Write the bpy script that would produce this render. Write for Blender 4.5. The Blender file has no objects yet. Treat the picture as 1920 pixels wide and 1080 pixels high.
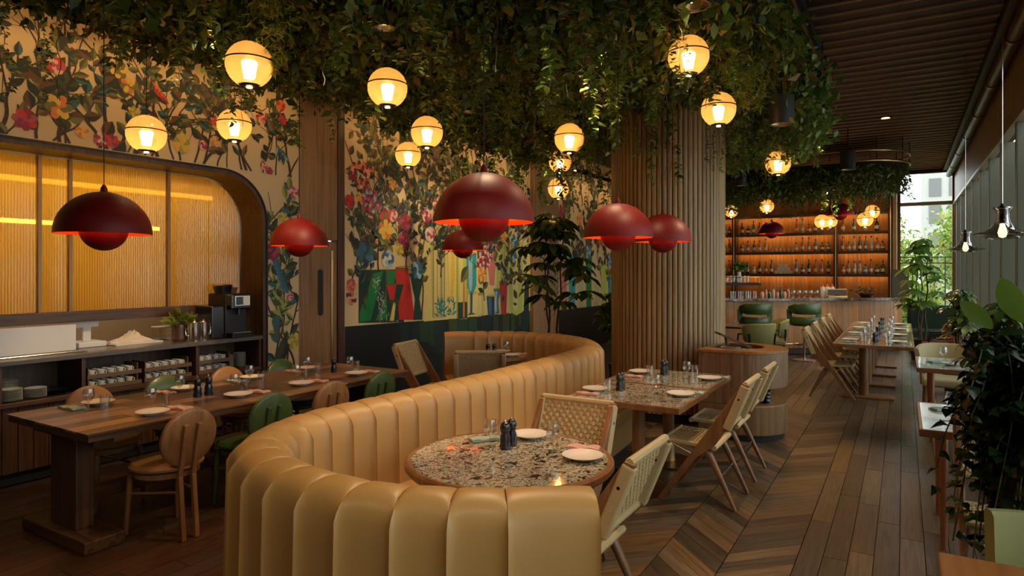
import bpy, math, random
import numpy as np
from mathutils import Vector, Matrix

rnd = random.Random(11)
RNG = np.random.default_rng(11)
SC = bpy.context.scene
COL = SC.collection
PI = math.pi

# ---------------------------------------------------------------- camera
cam_data = bpy.data.cameras.new('camera')
cam_data.sensor_width = 36.0
cam_data.lens = 22.69
cam_data.shift_y = -32.0 / 1920.0
cam_data.clip_start = 0.05
cam_data.clip_end = 200
camera = bpy.data.objects.new('camera', cam_data)
COL.objects.link(camera)
camera.location = (0, 0, 1.7)
camera.rotation_euler = (PI / 2, 0, math.atan(734.0 / 1210.0))
SC.camera = camera

# ---------------------------------------------------------------- sky, daylight and exposure
world = bpy.data.worlds.new('sky')
SC.world = world
world.use_nodes = True
wn = world.node_tree
wn.nodes.clear()
wo = wn.nodes.new('ShaderNodeOutputWorld')
wb = wn.nodes.new('ShaderNodeBackground')
wb.inputs['Color'].default_value = (0.93, 0.97, 1.0, 1)
wb.inputs['Strength'].default_value = 2.9
wn.links.new(wb.outputs[0], wo.inputs[0])
SC.view_settings.view_transform = 'Standard'
SC.view_settings.look = 'None'
SC.view_settings.gamma = 1.0
SC.view_settings.use_curve_mapping = False
SC.view_settings.exposure = 0.32
SC.cycles.max_bounces = 6
SC.cycles.diffuse_bounces = 3
SC.cycles.glossy_bounces = 3
SC.cycles.transmission_bounces = 6
SC.cycles.transparent_max_bounces = 16
SC.cycles.sample_clamp_indirect = 4.0
SC.cycles.caustics_reflective = False
SC.cycles.caustics_refractive = False

WARM = (1.0, 0.60, 0.24)
K_GLOBE = 1.0

# ---------------------------------------------------------------- materials
MATS = {}


def _nt(name):
    m = bpy.data.materials.new(name)
    m.use_nodes = True
    nt = m.node_tree
    b = nt.nodes['Principled BSDF']
    return m, nt, b


def _ramp(nt, fac, cols):
    r = nt.nodes.new('ShaderNodeValToRGB')
    e = r.color_ramp.elements
    while len(e) < len(cols):
        e.new(0.5)
    for i, c in enumerate(cols):
        if len(c) == 4:
            e[i].position = c[0]
            e[i].color = (c[1], c[2], c[3], 1)
        else:
            e[i].position = i / max(1, len(cols) - 1)
            e[i].color = (c[0], c[1], c[2], 1)
    nt.links.new(fac, r.inputs[0])
    return r.outputs[0]


def mat(name, col, rough=0.5, metal=0.0, bump=0.0, bscale=60.0, coat=0.0, vary=0.0, spec=0.5):
    m, nt, b = _nt(name)
    b.inputs['Base Color'].default_value = (*col, 1)
    b.inputs['Roughness'].default_value = rough
    b.inputs['Metallic'].default_value = metal
    b.inputs['Coat Weight'].default_value = coat
    b.inputs['Coat Roughness'].default_value = 0.15
    b.inputs['Specular IOR Level'].default_value = spec
    tc = nt.nodes.new('ShaderNodeTexCoord')
    nz = nt.nodes.new('ShaderNodeTexNoise')
    nz.inputs['Scale'].default_value = bscale
    nz.inputs['Detail'].default_value = 3
    nt.links.new(tc.outputs['Object'], nz.inputs['Vector'])
    if vary:
        lo = tuple(c * (1 - vary) for c in col)
        hi = tuple(min(1, c * (1 + vary)) for c in col)
        nt.links.new(_ramp(nt, nz.outputs[0], [lo, hi]), b.inputs['Base Color'])
    if bump:
        bp = nt.nodes.new('ShaderNodeBump')
        bp.inputs['Strength'].default_value = bump
        bp.inputs['Distance'].default_value = 0.01
        nt.links.new(nz.outputs[0], bp.inputs['Height'])
        nt.links.new(bp.outputs[0], b.inputs['Normal'])
    MATS[name] = m
    return m


def wood(name, dark, light, scale=(1, 1, 14), rough=0.45, tint=0.0, bump=0.06, coat=0.0):
    """grain stretched along the axis with the smallest scale; tint = spread from board to board"""
    m, nt, b = _nt(name)
    tc = nt.nodes.new('ShaderNodeTexCoord')
    oi = nt.nodes.new('ShaderNodeObjectInfo')
    mp = nt.nodes.new('ShaderNodeMapping')
    mp.inputs['Scale'].default_value = scale
    mul = nt.nodes.new('ShaderNodeMath')
    mul.operation = 'MULTIPLY'
    mul.inputs[1].default_value = 37.0
    nt.links.new(oi.outputs['Random'], mul.inputs[0])
    cmb = nt.nodes.new('ShaderNodeCombineXYZ')
    for k in range(3):
        nt.links.new(mul.outputs[0], cmb.inputs[k])
    nt.links.new(tc.outputs['Object'], mp.inputs['Vector'])
    nt.links.new(cmb.outputs[0], mp.inputs['Location'])
    nz = nt.nodes.new('ShaderNodeTexNoise')
    nz.inputs['Scale'].default_value = 2.2
    nz.inputs['Detail'].default_value = 6
    nz.inputs['Distortion'].default_value = 0.6
    nt.links.new(mp.outputs[0], nz.inputs['Vector'])
    mid = tuple((a + c) / 2 for a, c in zip(dark, light))
    out = _ramp(nt, nz.outputs[0], [(0.3, *dark), (0.5, *mid), (0.72, *light)])
    if tint:
        hs = nt.nodes.new('ShaderNodeHueSaturation')
        mr = nt.nodes.new('ShaderNodeMapRange')
        mr.inputs['To Min'].default_value = 1 - tint
        mr.inputs['To Max'].default_value = 1 + tint
        nt.links.new(oi.outputs['Random'], mr.inputs[0])
        nt.links.new(mr.outputs[0], hs.inputs['Value'])
        wn2 = nt.nodes.new('ShaderNodeTexWhiteNoise')
        wn2.noise_dimensions = '1D'
        nt.links.new(mul.outputs[0], wn2.inputs['W'])
        mr2 = nt.nodes.new('ShaderNodeMapRange')
        mr2.inputs['To Min'].default_value = 1 - tint * 0.8
        mr2.inputs['To Max'].default_value = 1 + tint * 0.4
        nt.links.new(wn2.outputs[0], mr2.inputs[0])
        nt.links.new(mr2.outputs[0], hs.inputs['Saturation'])
        nt.links.new(out, hs.inputs['Color'])
        out = hs.outputs[0]
    nt.links.new(out, b.inputs['Base Color'])
    b.inputs['Roughness'].default_value = rough
    b.inputs['Coat Weight'].default_value = coat
    b.inputs['Coat Roughness'].default_value = 0.2
    if bump:
        bp = nt.nodes.new('ShaderNodeBump')
        bp.inputs['Strength'].default_value = bump
        bp.inputs['Distance'].default_value = 0.01
        nt.links.new(nz.outputs[0], bp.inputs['Height'])
        nt.links.new(bp.outputs[0], b.inputs['Normal'])
    MATS[name] = m
    return m


def leafmat(name, cols, rough=0.4, trans=0.25):
    """each leaf is its own island and takes its own green"""
    m, nt, b = _nt(name)
    g = nt.nodes.new('ShaderNodeNewGeometry')
    c = _ramp(nt, g.outputs['Random Per Island'], cols)
    nt.links.new(c, b.inputs['Base Color'])
    b.inputs['Roughness'].default_value = rough
    tr = nt.nodes.new('ShaderNodeBsdfTranslucent')
    nt.links.new(c, tr.inputs['Color'])
    mx = nt.nodes.new('ShaderNodeMixShader')
    mx.inputs[0].default_value = trans
    nt.links.new(b.outputs[0], mx.inputs[1])
    nt.links.new(tr.outputs[0], mx.inputs[2])
    nt.links.new(mx.outputs[0], nt.nodes['Material Output'].inputs['Surface'])
    MATS[name] = m
    return m


def emit(name, col, strength):
    m, nt, b = _nt(name)
    b.inputs['Base Color'].default_value = (*col, 1)
    b.inputs['Emission Color'].default_value = (*col, 1)
    b.inputs['Emission Strength'].default_value = strength
    MATS[name] = m
    return m


def thinglass(name, tint, refl=0.06, rough=0.03, transl=0.0, tcol=None, ribs=0.0, spec_col=(1, 1, 1)):
    """a thin pane or shell: tinted transparency, an amount of diffusion and a fresnel reflection"""
    m, nt, b = _nt(name)
    nt.nodes.remove(b)
    tp = nt.nodes.new('ShaderNodeBsdfTransparent')
    tp.inputs['Color'].default_value = (*tint, 1)
    gl = nt.nodes.new('ShaderNodeBsdfGlossy')
    gl.inputs['Roughness'].default_value = rough
    gl.inputs['Color'].default_value = (*spec_col, 1)
    base = tp.outputs[0]
    if transl:
        tl = nt.nodes.new('ShaderNodeBsdfTranslucent')
        tl.inputs['Color'].default_value = (*(tcol or tint), 1)
        m1 = nt.nodes.new('ShaderNodeMixShader')
        m1.inputs[0].default_value = transl
        nt.links.new(tp.outputs[0], m1.inputs[1])
        nt.links.new(tl.outputs[0], m1.inputs[2])
        base = m1.outputs[0]
    lw = nt.nodes.new('ShaderNodeLayerWeight')
    lw.inputs['Blend'].default_value = 0.35
    mr = nt.nodes.new('ShaderNodeMapRange')
    mr.inputs['To Min'].default_value = refl
    mr.inputs['To Max'].default_value = 0.42
    nt.links.new(lw.outputs['Fresnel'], mr.inputs[0])
    mx = nt.nodes.new('ShaderNodeMixShader')
    nt.links.new(mr.outputs[0], mx.inputs[0])
    nt.links.new(base, mx.inputs[1])
    nt.links.new(gl.outputs[0], mx.inputs[2])
    nt.links.new(mx.outputs[0], nt.nodes['Material Output'].inputs['Surface'])
    MATS[name] = m
    return m


def stone(name, cols, scale, rough=0.12, coat=0.6):
    m, nt, b = _nt(name)
    tc = nt.nodes.new('ShaderNodeTexCoord')
    mp = nt.nodes.new('ShaderNodeMapping')
    mp.inputs['Scale'].default_value = (1, 0.8, 1)
    nt.links.new(tc.outputs['Object'], mp.inputs['Vector'])
    nz = nt.nodes.new('ShaderNodeTexNoise')
    nz.inputs['Scale'].default_value = scale
    nz.inputs['Detail'].default_value = 5
    nz.inputs['Roughness'].default_value = 0.7
    nz.inputs['Distortion'].default_value = 1.2
    nt.links.new(mp.outputs[0], nz.inputs['Vector'])
    nt.links.new(_ramp(nt, nz.outputs[0], cols), b.inputs['Base Color'])
    b.inputs['Roughness'].default_value = rough
    b.inputs['Coat Weight'].default_value = coat
    b.inputs['Coat Roughness'].default_value = 0.04
    MATS[name] = m
    return m


wood('walnut', (0.035, 0.014, 0.006), (0.11, 0.05, 0.02), (14, 14, 0.9), 0.45)
wood('walnut_x', (0.035, 0.014, 0.006), (0.12, 0.055, 0.022), (0.9, 14, 14), 0.4)
wood('walnut_y', (0.035, 0.014, 0.006), (0.12, 0.055, 0.022), (14, 0.9, 14), 0.4)
wood('oak', (0.15, 0.075, 0.03), (0.30, 0.17, 0.075), (16, 16, 0.8), 0.5, tint=0.10)
wood('slat_oak', (0.25, 0.148, 0.055), (0.46, 0.30, 0.125), (25, 25, 0.7), 0.5, tint=0.14)
wood('chair_oak', (0.17, 0.075, 0.026), (0.30, 0.145, 0.055), (9, 9, 1.5), 0.38, coat=0.15)
wood('bar_oak', (0.30, 0.12, 0.03), (0.48, 0.22, 0.06), (16, 16, 0.8), 0.45, tint=0.16)
wood('door_oak', (0.20, 0.105, 0.042), (0.36, 0.20, 0.085), (12, 12, 0.7), 0.5)
wood('orange_oak', (0.28, 0.10, 0.025), (0.42, 0.17, 0.045), (14, 1, 14), 0.35, coat=0.2)
FLOOR_TONES = [((0.052, 0.033, 0.017), (0.13, 0.087, 0.046)), ((0.028, 0.018, 0.010), (0.075, 0.05, 0.028)), ((0.085, 0.045, 0.016), (0.19, 0.108, 0.04)), ((0.075, 0.051, 0.029), (0.175, 0.123, 0.072))]
for k_, (a_, b_) in enumerate(FLOOR_TONES):
    wood('plank%d' % k_, a_, b_, (26, 1.2, 14), 0.34, tint=0.18, bump=0.15)
    wood('chevron%d' % k_, a_, b_, (1.6, 24, 14), 0.36, tint=0.18, bump=0.12)
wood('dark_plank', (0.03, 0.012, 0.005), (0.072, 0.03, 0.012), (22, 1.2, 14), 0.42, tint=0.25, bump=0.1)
for k_, (a_, b_) in enumerate([((0.09, 0.042, 0.017), (0.20, 0.10, 0.04)), ((0.05, 0.022, 0.009), (0.11, 0.05, 0.02)), ((0.20, 0.10, 0.04), (0.36, 0.20, 0.09))]):
    wood('table_wood%d' % k_, a_, b_, (14, 1.0, 14), 0.32, tint=0.12, coat=0.2)
wood('ceiling_wood', (0.024, 0.007, 0.004), (0.05, 0.016, 0.008), (0.7, 18, 14), 0.5, tint=0.15)
mat('ceiling_lip', (0.80, 0.48, 0.30), 0.4, 0.35, vary=0.1)
wood('panel_wood', (0.36, 0.21, 0.07), (0.52, 0.32, 0.12), (14, 14, 0.8), 0.45)
mat('floor_gap', (0.015, 0.008, 0.004), 0.8)
mat('leather_tan', (0.435, 0.25, 0.08), 0.42, bump=0.03, bscale=160, vary=0.06)
mat('leather_cognac', (0.33, 0.15, 0.042), 0.40, bump=0.12, bscale=160, vary=0.06)
mat('leather_green', (0.05, 0.095, 0.022), 0.35, bump=0.1, bscale=150, vary=0.08, coat=0.2)
mat('fabric_sage', (0.30, 0.30, 0.11), 0.7, bump=0.15, bscale=300)
mat('fabric_cream', (0.48, 0.42, 0.24), 0.8, bump=0.2, bscale=300)
mat('fabric_wine', (0.16, 0.012, 0.012), 0.7, bump=0.1, bscale=300)
mat('fabric_dark_green', (0.01, 0.035, 0.016), 0.7, bump=0.1, bscale=300)
mat('rope', (0.55, 0.40, 0.19), 0.7, bump=0.5, bscale=260, vary=0.18)
mat('brass', (0.62, 0.40, 0.16), 0.3, 1.0, vary=0.08)
mat('bronze', (0.22, 0.12, 0.05), 0.35, 1.0, vary=0.1)
mat('copper', (0.45, 0.19, 0.09), 0.35, 0.6, vary=0.08)
mat('steel', (0.75, 0.72, 0.68), 0.2, 1.0, vary=0.04)
mat('black_steel', (0.012, 0.011, 0.010), 0.4, 0.3, vary=0.2)
mat('black_gloss', (0.008, 0.010, 0.014), 0.22, coat=0.5, vary=0.1)
mat('black_matt', (0.010, 0.010, 0.010), 0.6, vary=0.2)
mat('can_grey', (0.035, 0.04, 0.042), 0.45, vary=0.15)
mat('red_lacquer', (0.17, 0.004, 0.003), 0.5, spec=0.35, coat=0.0, vary=0.04, bscale=8)
mat('orange_lacquer', (0.70, 0.18, 0.025), 0.5, vary=0.03, bscale=8)
mat('ceramic', (0.78, 0.73, 0.64), 0.25, coat=0.3, vary=0.02)
mat('cup_white', (0.74, 0.70, 0.58), 0.3, coat=0.2, vary=0.03)
mat('napkin_pink', (0.66, 0.36, 0.27), 0.85, bump=0.2, bscale=200)
mat('napkin_mint', (0.36, 0.46, 0.38), 0.85, bump=0.2, bscale=200)
mat('white_plastic', (0.72, 0.69, 0.66), 0.35, vary=0.02)
mat('fin_olive', (0.125, 0.125, 0.085), 0.55, vary=0.08, bscale=4)
mat('fin_light', (0.20, 0.20, 0.14), 0.5, vary=0.06, bscale=4)
mat('beam_metal', (0.42, 0.33, 0.20), 0.35, 0.6, vary=0.08)
mat('counter_stone', (0.10, 0.085, 0.075), 0.3, coat=0.3, vary=0.25, bscale=30)
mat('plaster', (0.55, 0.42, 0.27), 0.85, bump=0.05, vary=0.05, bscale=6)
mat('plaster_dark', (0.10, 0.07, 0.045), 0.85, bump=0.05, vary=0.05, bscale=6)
mat('mural_cream', (0.66, 0.49, 0.26), 0.6, vary=0.08, bscale=1.2)
mat('cord', (0.02, 0.012, 0.01), 0.6, vary=0.1)
mat('tray_wood', (0.13, 0.075, 0.035), 0.5, vary=0.2, bscale=20)
mat('flour', (0.75, 0.62, 0.46), 0.95, bump=0.6, bscale=30, vary=0.12)
mat('clay_pot', (0.10, 0.045, 0.02), 0.35, coat=0.3, vary=0.2, bscale=12)
mat('soil', (0.02, 0.013, 0.008), 0.95, bump=0.5, bscale=60)
mat('bark', (0.07, 0.045, 0.025), 0.8, bump=0.4, bscale=50, vary=0.3)
mat('vine_stem', (0.10, 0.08, 0.03), 0.7, vary=0.2)
mat('paper', (0.72, 0.66, 0.50), 0.7, vary=0.05)
mat('screen', (0.55, 0.55, 0.50), 0.2, vary=0.1, bscale=20)
stone('terrazzo', [(0.41, 0.012, 0.009, 0.007), (0.455, 0.12, 0.09, 0.05), (0.48, 0.50, 0.45, 0.31), (0.53, 0.68, 0.65, 0.50), (0.555, 0.20, 0.15, 0.08), (0.585, 0.035, 0.025, 0.015), (0.63, 0.62, 0.58, 0.45)], 24, 0.10)
stone('marble_white', [(0.3, 0.30, 0.27, 0.23), (0.5, 0.62, 0.60, 0.55), (0.7, 0.75, 0.73, 0.68)], 14, 0.12)
stone('bar_stone', [(0.35, 0.012, 0.010, 0.008), (0.5, 0.07, 0.055, 0.04), (0.68, 0.42, 0.35, 0.26)], 22, 0.15)
thinglass('clear_glass', (0.94, 0.95, 0.94), 0.07, 0.02)
thinglass('smoke_glass', (0.60, 0.54, 0.47), 0.10, 0.03)
thinglass('pane', (0.92, 0.95, 0.94), 0.05, 0.02)
thinglass('amber_globe', (1.0, 0.77, 0.42), 0.03, 0.15, 0.40, (1.0, 0.58, 0.18))
thinglass('reeded_amber', (0.70, 0.38, 0.06), 0.05, 0.14, 0.85, (0.88, 0.47, 0.045))
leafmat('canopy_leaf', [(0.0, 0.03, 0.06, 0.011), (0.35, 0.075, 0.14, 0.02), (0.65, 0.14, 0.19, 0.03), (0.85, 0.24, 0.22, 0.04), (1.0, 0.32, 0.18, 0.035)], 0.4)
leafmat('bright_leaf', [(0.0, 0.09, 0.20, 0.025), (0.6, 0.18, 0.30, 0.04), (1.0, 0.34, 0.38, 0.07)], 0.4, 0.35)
leafmat('moss_leaf', [(0.0, 0.15, 0.20, 0.02), (1.0, 0.34, 0.36, 0.05)], 0.6, 0.4)
leafmat('tree_leaf', [(0.0, 0.03, 0.07, 0.014), (0.6, 0.08, 0.14, 0.025), (1.0, 0.20, 0.22, 0.045)], 0.24, 0.15)
leafmat('ivy_leaf', [(0.0, 0.008, 0.022, 0.006), (0.6, 0.02, 0.05, 0.012), (1.0, 0.06, 0.10, 0.02)], 0.25, 0.2)
leafmat('fig_leaf', [(0.0, 0.06, 0.15, 0.02), (1.0, 0.17, 0.32, 0.05)], 0.3, 0.35)
leafmat('outdoor_leaf', [(0.0, 0.10, 0.22, 0.03), (0.5, 0.26, 0.42, 0.07), (0.8, 0.55, 0.60, 0.12), (1.0, 0.65, 0.45, 0.15)], 0.6, 0.5)
emit('globe_mantle', (1.0, 0.70, 0.37), 19.0)
emit('bulb', (1.0, 0.55, 0.22), 10.0)
emit('led_strip', (1.0, 0.52, 0.16), 13.0)
emit('washer_strip', (1.0, 0.58, 0.22), 22.0)
emit('kitchen_tube', (1.0, 0.72, 0.32), 5.0)
emit('work_tube', (1.0, 0.82, 0.60), 18.0)
emit('can_lamp', (1.0, 0.55, 0.2), 6.0)


# ---------------------------------------------------------------- mesh helpers
class MB:
    def __init__(s):
        s.v, s.f = [], []

    def add(s, v, f):
        o = len(s.v)
        s.v += [tuple(p) for p in v]
        s.f += [tuple(i + o for i in q) for q in f]
        return s

    def box(s, x0, x1, y0, y1, z0, z1):
        return s.add([(x0, y0, z0), (x1, y0, z0), (x1, y1, z0), (x0, y1, z0), (x0, y0, z1), (x1, y0, z1), (x1, y1, z1), (x0, y1, z1)],
                     [(3, 2, 1, 0), (4, 5, 6, 7), (0, 1, 5, 4), (1, 2, 6, 5), (2, 3, 7, 6), (3, 0, 4, 7)])

    def bar(s, p, q, w, h=None, w2=None, h2=None, up=(0, 0, 1)):
        p, q = Vector(p), Vector(q)
        h = w if h is None else h
        w2 = w if w2 is None else w2
        h2 = h if h2 is None else h2
        d = (q - p).normalized()
        u = Vector(up)
        if abs(d.dot(u)) > 0.98:
            u = Vector((1, 0, 0))
        a = d.cross(u).normalized()
        b = a.cross(d).normalized()
        vs = []
        for c, ww, hh in ((p, w, h), (q, w2, h2)):
            for i, j in ((-1, -1), (1, -1), (1, 1), (-1, 1)):
                vs.append(c + a * (i * ww / 2) + b * (j * hh / 2))
        return s.add(vs, [(0, 1, 2, 3), (7, 6, 5, 4), (0, 4, 5, 1), (1, 5, 6, 2), (2, 6, 7, 3), (3, 7, 4, 0)])

    def tube(s, pts, r, n=8, cap=True):
        pts = [Vector(p) for p in pts]
        rs = r if isinstance(r, (list, tuple)) else [r] * len(pts)
        vs, fs = [], []
        ref = None
        for i, p in enumerate(pts):
            d = (pts[min(i + 1, len(pts) - 1)] - pts[max(i - 1, 0)])
            d = d.normalized() if d.length > 1e-9 else Vector((0, 0, 1))
            if ref is None:
                u = Vector((0, 0, 1)) if abs(d.z) < 0.9 else Vector((1, 0, 0))
                ref = d.cross(u).normalized()
            else:
                ref = (ref - d * ref.dot(d))
                ref = ref.normalized() if ref.length > 1e-9 else d.orthogonal().normalized()
            b = d.cross(ref)
            for k in range(n):
                a = 2 * PI * k / n
                vs.append(p + (ref * math.cos(a) + b * math.sin(a)) * rs[i])
        for i in range(len(pts) - 1):
            for k in range(n):
                fs.append((i * n + k, i * n + (k + 1) % n, (i + 1) * n + (k + 1) % n, (i + 1) * n + k))
        if cap:
            fs.append(tuple(range(n - 1, -1, -1)))
            fs.append(tuple((len(pts) - 1) * n + k for k in range(n)))
        return s.add(vs, fs)

    def lathe(s, prof, n=24, c=(0, 0, 0), cap=False):
        vs, fs = [], []
        for r, z in prof:
            for k in range(n):
                a = 2 * PI * k / n
                vs.append((c[0] + r * math.cos(a), c[1] + r * math.sin(a), c[2] + z))
        for i in range(len(prof) - 1):
            for k in range(n):
                fs.append((i * n + k, i * n + (k + 1) % n, (i + 1) * n + (k + 1) % n, (i + 1) * n + k))
        if cap:
            fs.append(tuple(range(n - 1, -1, -1)))
            fs.append(tuple((len(prof) - 1) * n + k for k in range(n)))
        return s.add(vs, fs)

    def prism(s, out, z0, z1):
        n = len(out)
        vs = [(x, y, z0) for x, y in out] + [(x, y, z1) for x, y in out]
        fs = [tuple(range(n - 1, -1, -1)), tuple(range(n, 2 * n))]
        fs += [(i, (i + 1) % n, n + (i + 1) % n, n + i) for i in range(n)]
        return s.add(vs, fs)

    def mesh(s, name, m, smooth=False):
        me = bpy.data.meshes.new(name)
        me.from_pydata(s.v, [], s.f)
        me.materials.append(MATS[m])
        me.update()
        if smooth:
            me.polygons.foreach_set('use_smooth', [True] * len(me.polygons))
            me.set_sharp_from_angle(angle=math.radians(42))
        return me

    def build(s, name, m, parent=None, smooth=False, bevel=0.0, seg=2):
        o = bpy.data.objects.new(name, s.mesh(name, m, smooth))
        COL.objects.link(o)
        o.parent = parent
        if bevel:
            b = o.modifiers.new('edges', 'BEVEL')
            b.width = bevel
            b.segments = seg
            b.limit_method = 'ANGLE'
            b.angle_limit = math.radians(40)
        return o


def rotz(p, a):
    c, s_ = math.cos(a), math.sin(a)
    return (p[0] * c - p[1] * s_, p[0] * s_ + p[1] * c)


def tag(o, label=None, cat=None, group=None, kind=None):
    if label:
        o['label'] = label
    if cat:
        o['category'] = cat
    if group:
        o['group'] = group
    if kind:
        o['kind'] = kind
    return o


def thing(name, loc, label, cat, rz=0.0, group=None):
    o = bpy.data.objects.new(name, None)
    COL.objects.link(o)
    o.empty_display_size = 0.1
    o.location = loc
    o.rotation_euler = (0, 0, rz)
    return tag(o, label, cat, group)


def dup(root, loc, rz, label, group=None, scale=None):
    """a copy of a thing together with its parts and sub-parts"""
    def go(o, par):
        c = o.copy()
        COL.objects.link(c)
        c.parent = par
        for ch in kids.get(o.name, ()):
            go(ch, c)
        return c
    kids = KIDS.get(root.name)
    if kids is None:
        kids = {}
        st = [root]
        while st:
            o = st.pop()
            kids[o.name] = list(o.children)
            st += kids[o.name]
        KIDS[root.name] = kids
    r = go(root, None)
    r.location = loc
    r.rotation_euler = (0, 0, rz)
    if scale:
        r.scale = (scale,) * 3
    r['label'] = label
    if group:
        r['group'] = group
    return r


KIDS = {}


class Stamp:
    """first call moves the original, later calls copy it"""
    def __init__(s, root):
        s.root, s.used = root, False

    def __call__(s, loc, rz, label, group=None, scale=None):
        if not s.used:
            s.used = True
            s.first = (loc, rz, label, group, scale)
            KIDS.pop(s.root.name, None)
            r = s.root
            r.location = loc
            r.rotation_euler = (0, 0, rz)
            r['label'] = label
            if group:
                r['group'] = group
            if scale:
                r.scale = (scale,) * 3
            return r
        r = dup(s.root, loc, rz, label, group, scale)
        if not scale:
            r.scale = (1, 1, 1)
        if not group and 'group' in r:
            del r['group']
        return r


def point_light(name, loc, power, col, radius, parent=None):
    l = bpy.data.lights.new(name, 'POINT')
    l.energy = power
    l.color = col
    l.shadow_soft_size = radius
    o = bpy.data.objects.new(name, l)
    COL.objects.link(o)
    o.location = loc
    o.parent = parent
    return o


def spot_light(name, loc, target, power, col, angle, parent=None, blend=0.6, radius=0.04):
    l = bpy.data.lights.new(name, 'SPOT')
    l.energy = power
    l.color = col
    l.spot_size = math.radians(angle)
    l.spot_blend = blend
    l.shadow_soft_size = radius
    o = bpy.data.objects.new(name, l)
    COL.objects.link(o)
    o.location = loc
    d = Vector(target) - Vector(loc)
    o.rotation_euler = d.to_track_quat('-Z', 'Y').to_euler()
    o.parent = parent
    return o


def catmull(pts, n=12, closed=False):
    P = [Vector(p) for p in pts]
    out = []
    m = len(P)
    rng = range(m if closed else m - 1)
    for i in rng:
        if closed:
            a, b, c, d = P[(i - 1) % m], P[i], P[(i + 1) % m], P[(i + 2) % m]
        else:
            a, b, c, d = P[max(i - 1, 0)], P[i], P[i + 1], P[min(i + 2, m - 1)]
        for k in range(n):
            t = k / n
            out.append(0.5 * ((2 * b) + (-a + c) * t + (2 * a - 5 * b + 4 * c - d) * t * t + (-a + 3 * b - 3 * c + d) * t ** 3))
    if not closed:
        out.append(P[-1])
    return out


LEAF = [(0.0, 0.03, 0.0), (0.35, 0.5, 0.05), (0.7, 0.38, 0.03), (1.0, 0.0, -0.08)]
LEAF_SIMPLE = [(0.0, 0.0, 0.0), (0.42, 0.5, 0.04), (1.0, 0.0, -0.06)]


def leaf_arrays(P, D, N, L, W, prof=LEAF_SIMPLE):
    """leaves as numpy arrays: P base points, D directions, N face normals, L lengths, W width/length"""
    P, D, N = (np.asarray(a, float) for a in (P, D, N))
    n = len(P)
    L = np.broadcast_to(np.asarray(L, float), (n,))
    W = np.broadcast_to(np.asarray(W, float), (n,))
    D = D / (np.linalg.norm(D, axis=1, keepdims=True) + 1e-9)
    Sd = np.cross(D, N)
    Sd /= (np.linalg.norm(Sd, axis=1, keepdims=True) + 1e-9)
    U = np.cross(Sd, D)
    cols, tri = [], []
    rows = []
    for t, hw, dz in prof:
        c = P + D * (t * L)[:, None] + U * (dz * L)[:, None]
        if hw == 0:
            rows.append([len(cols)])
            cols.append(c)
        else:
            k = len(cols)
            rows.append([k, k + 1, k + 2])
            off = Sd * (hw * W * L)[:, None]
            lift = U * (0.18 * hw * W * L)[:, None]
            cols += [c - off + lift, c, c + off + lift]
    for a, b in zip(rows[:-1], rows[1:]):
        if len(a) == 1 and len(b) == 3:
            tri += [(a[0], b[1], b[0]), (a[0], b[2], b[1])]
        elif len(a) == 3 and len(b) == 1:
            tri += [(a[0], a[1], b[0]), (a[1], a[2], b[0])]
        elif len(a) == 3:
            tri += [(a[0], a[1], b[1]), (a[0], b[1], b[0]), (a[1], a[2], b[2]), (a[1], b[2], b[1])]
    k = len(cols)
    V = np.stack(cols, axis=1).reshape(-1, 3)
    T = (np.asarray(tri)[None] + (np.arange(n) * k)[:, None, None]).reshape(-1, 3)
    return V, T


def tri_mesh(name, V, T, m, smooth=False):
    me = bpy.data.meshes.new(name)
    nv, nt_ = len(V), len(T)
    me.vertices.add(nv)
    me.vertices.foreach_set('co', np.ascontiguousarray(V, dtype=np.float32).ravel())
    me.loops.add(nt_ * 3)
    me.loops.foreach_set('vertex_index', np.ascontiguousarray(T, dtype=np.int32).ravel())
    me.polygons.add(nt_)
    me.polygons.foreach_set('loop_start', np.arange(0, nt_ * 3, 3, dtype=np.int32))
    me.update(calc_edges=True)
    me.materials.append(MATS[m])
    if smooth:
        me.polygons.foreach_set('use_smooth', [True] * nt_)
    return me


def obj(name, me, parent=None, loc=None, rz=0.0):
    o = bpy.data.objects.new(name, me)
    COL.objects.link(o)
    o.parent = parent
    if loc:
        o.location = loc
    if rz:
        o.rotation_euler = (0, 0, rz)
    return o


def rand_dirs(n, down=0.0):
    d = RNG.normal(size=(n, 3))
    d[:, 2] -= down
    return d / np.linalg.norm(d, axis=1, keepdims=True)

# ================================================================ the setting
floor = MB().box(-8.6, 1.6, -2.2, 18.4, -0.12, -0.014).build('floor', 'floor_gap')
tag(floor, 'dark wooden restaurant floor of planks and chevron parquet', 'floor', kind='structure')


def board_mesh(name, w, l, m):
    return MB().box(-w / 2, w / 2, -l / 2, l / 2, -0.02, 0.0).mesh(name, m)


PLEN = [0.7, 0.95, 1.25, 1.6]
pl_m = [[board_mesh('floor_plank', 0.126, l - 0.004, 'plank%d' % t) for t in range(4)] for l in PLEN]
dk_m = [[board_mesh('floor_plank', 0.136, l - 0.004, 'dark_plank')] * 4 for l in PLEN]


def lay(xa, xb, step, ya, yb, meshes, weights, seen, z=0.0):
    x = xa + step / 2
    while x < xb:
        y = ya - rnd.random() * 0.8
        while y < yb:
            k = rnd.choices(range(4), weights)[0]
            if seen(x, y + PLEN[k] / 2):
                obj('floor_plank', meshes[k][rnd.choices(range(4), (4, 2, 2, 3))[0]], floor, (x, y + PLEN[k] / 2, z))
            y += PLEN[k]
        x += step


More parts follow.
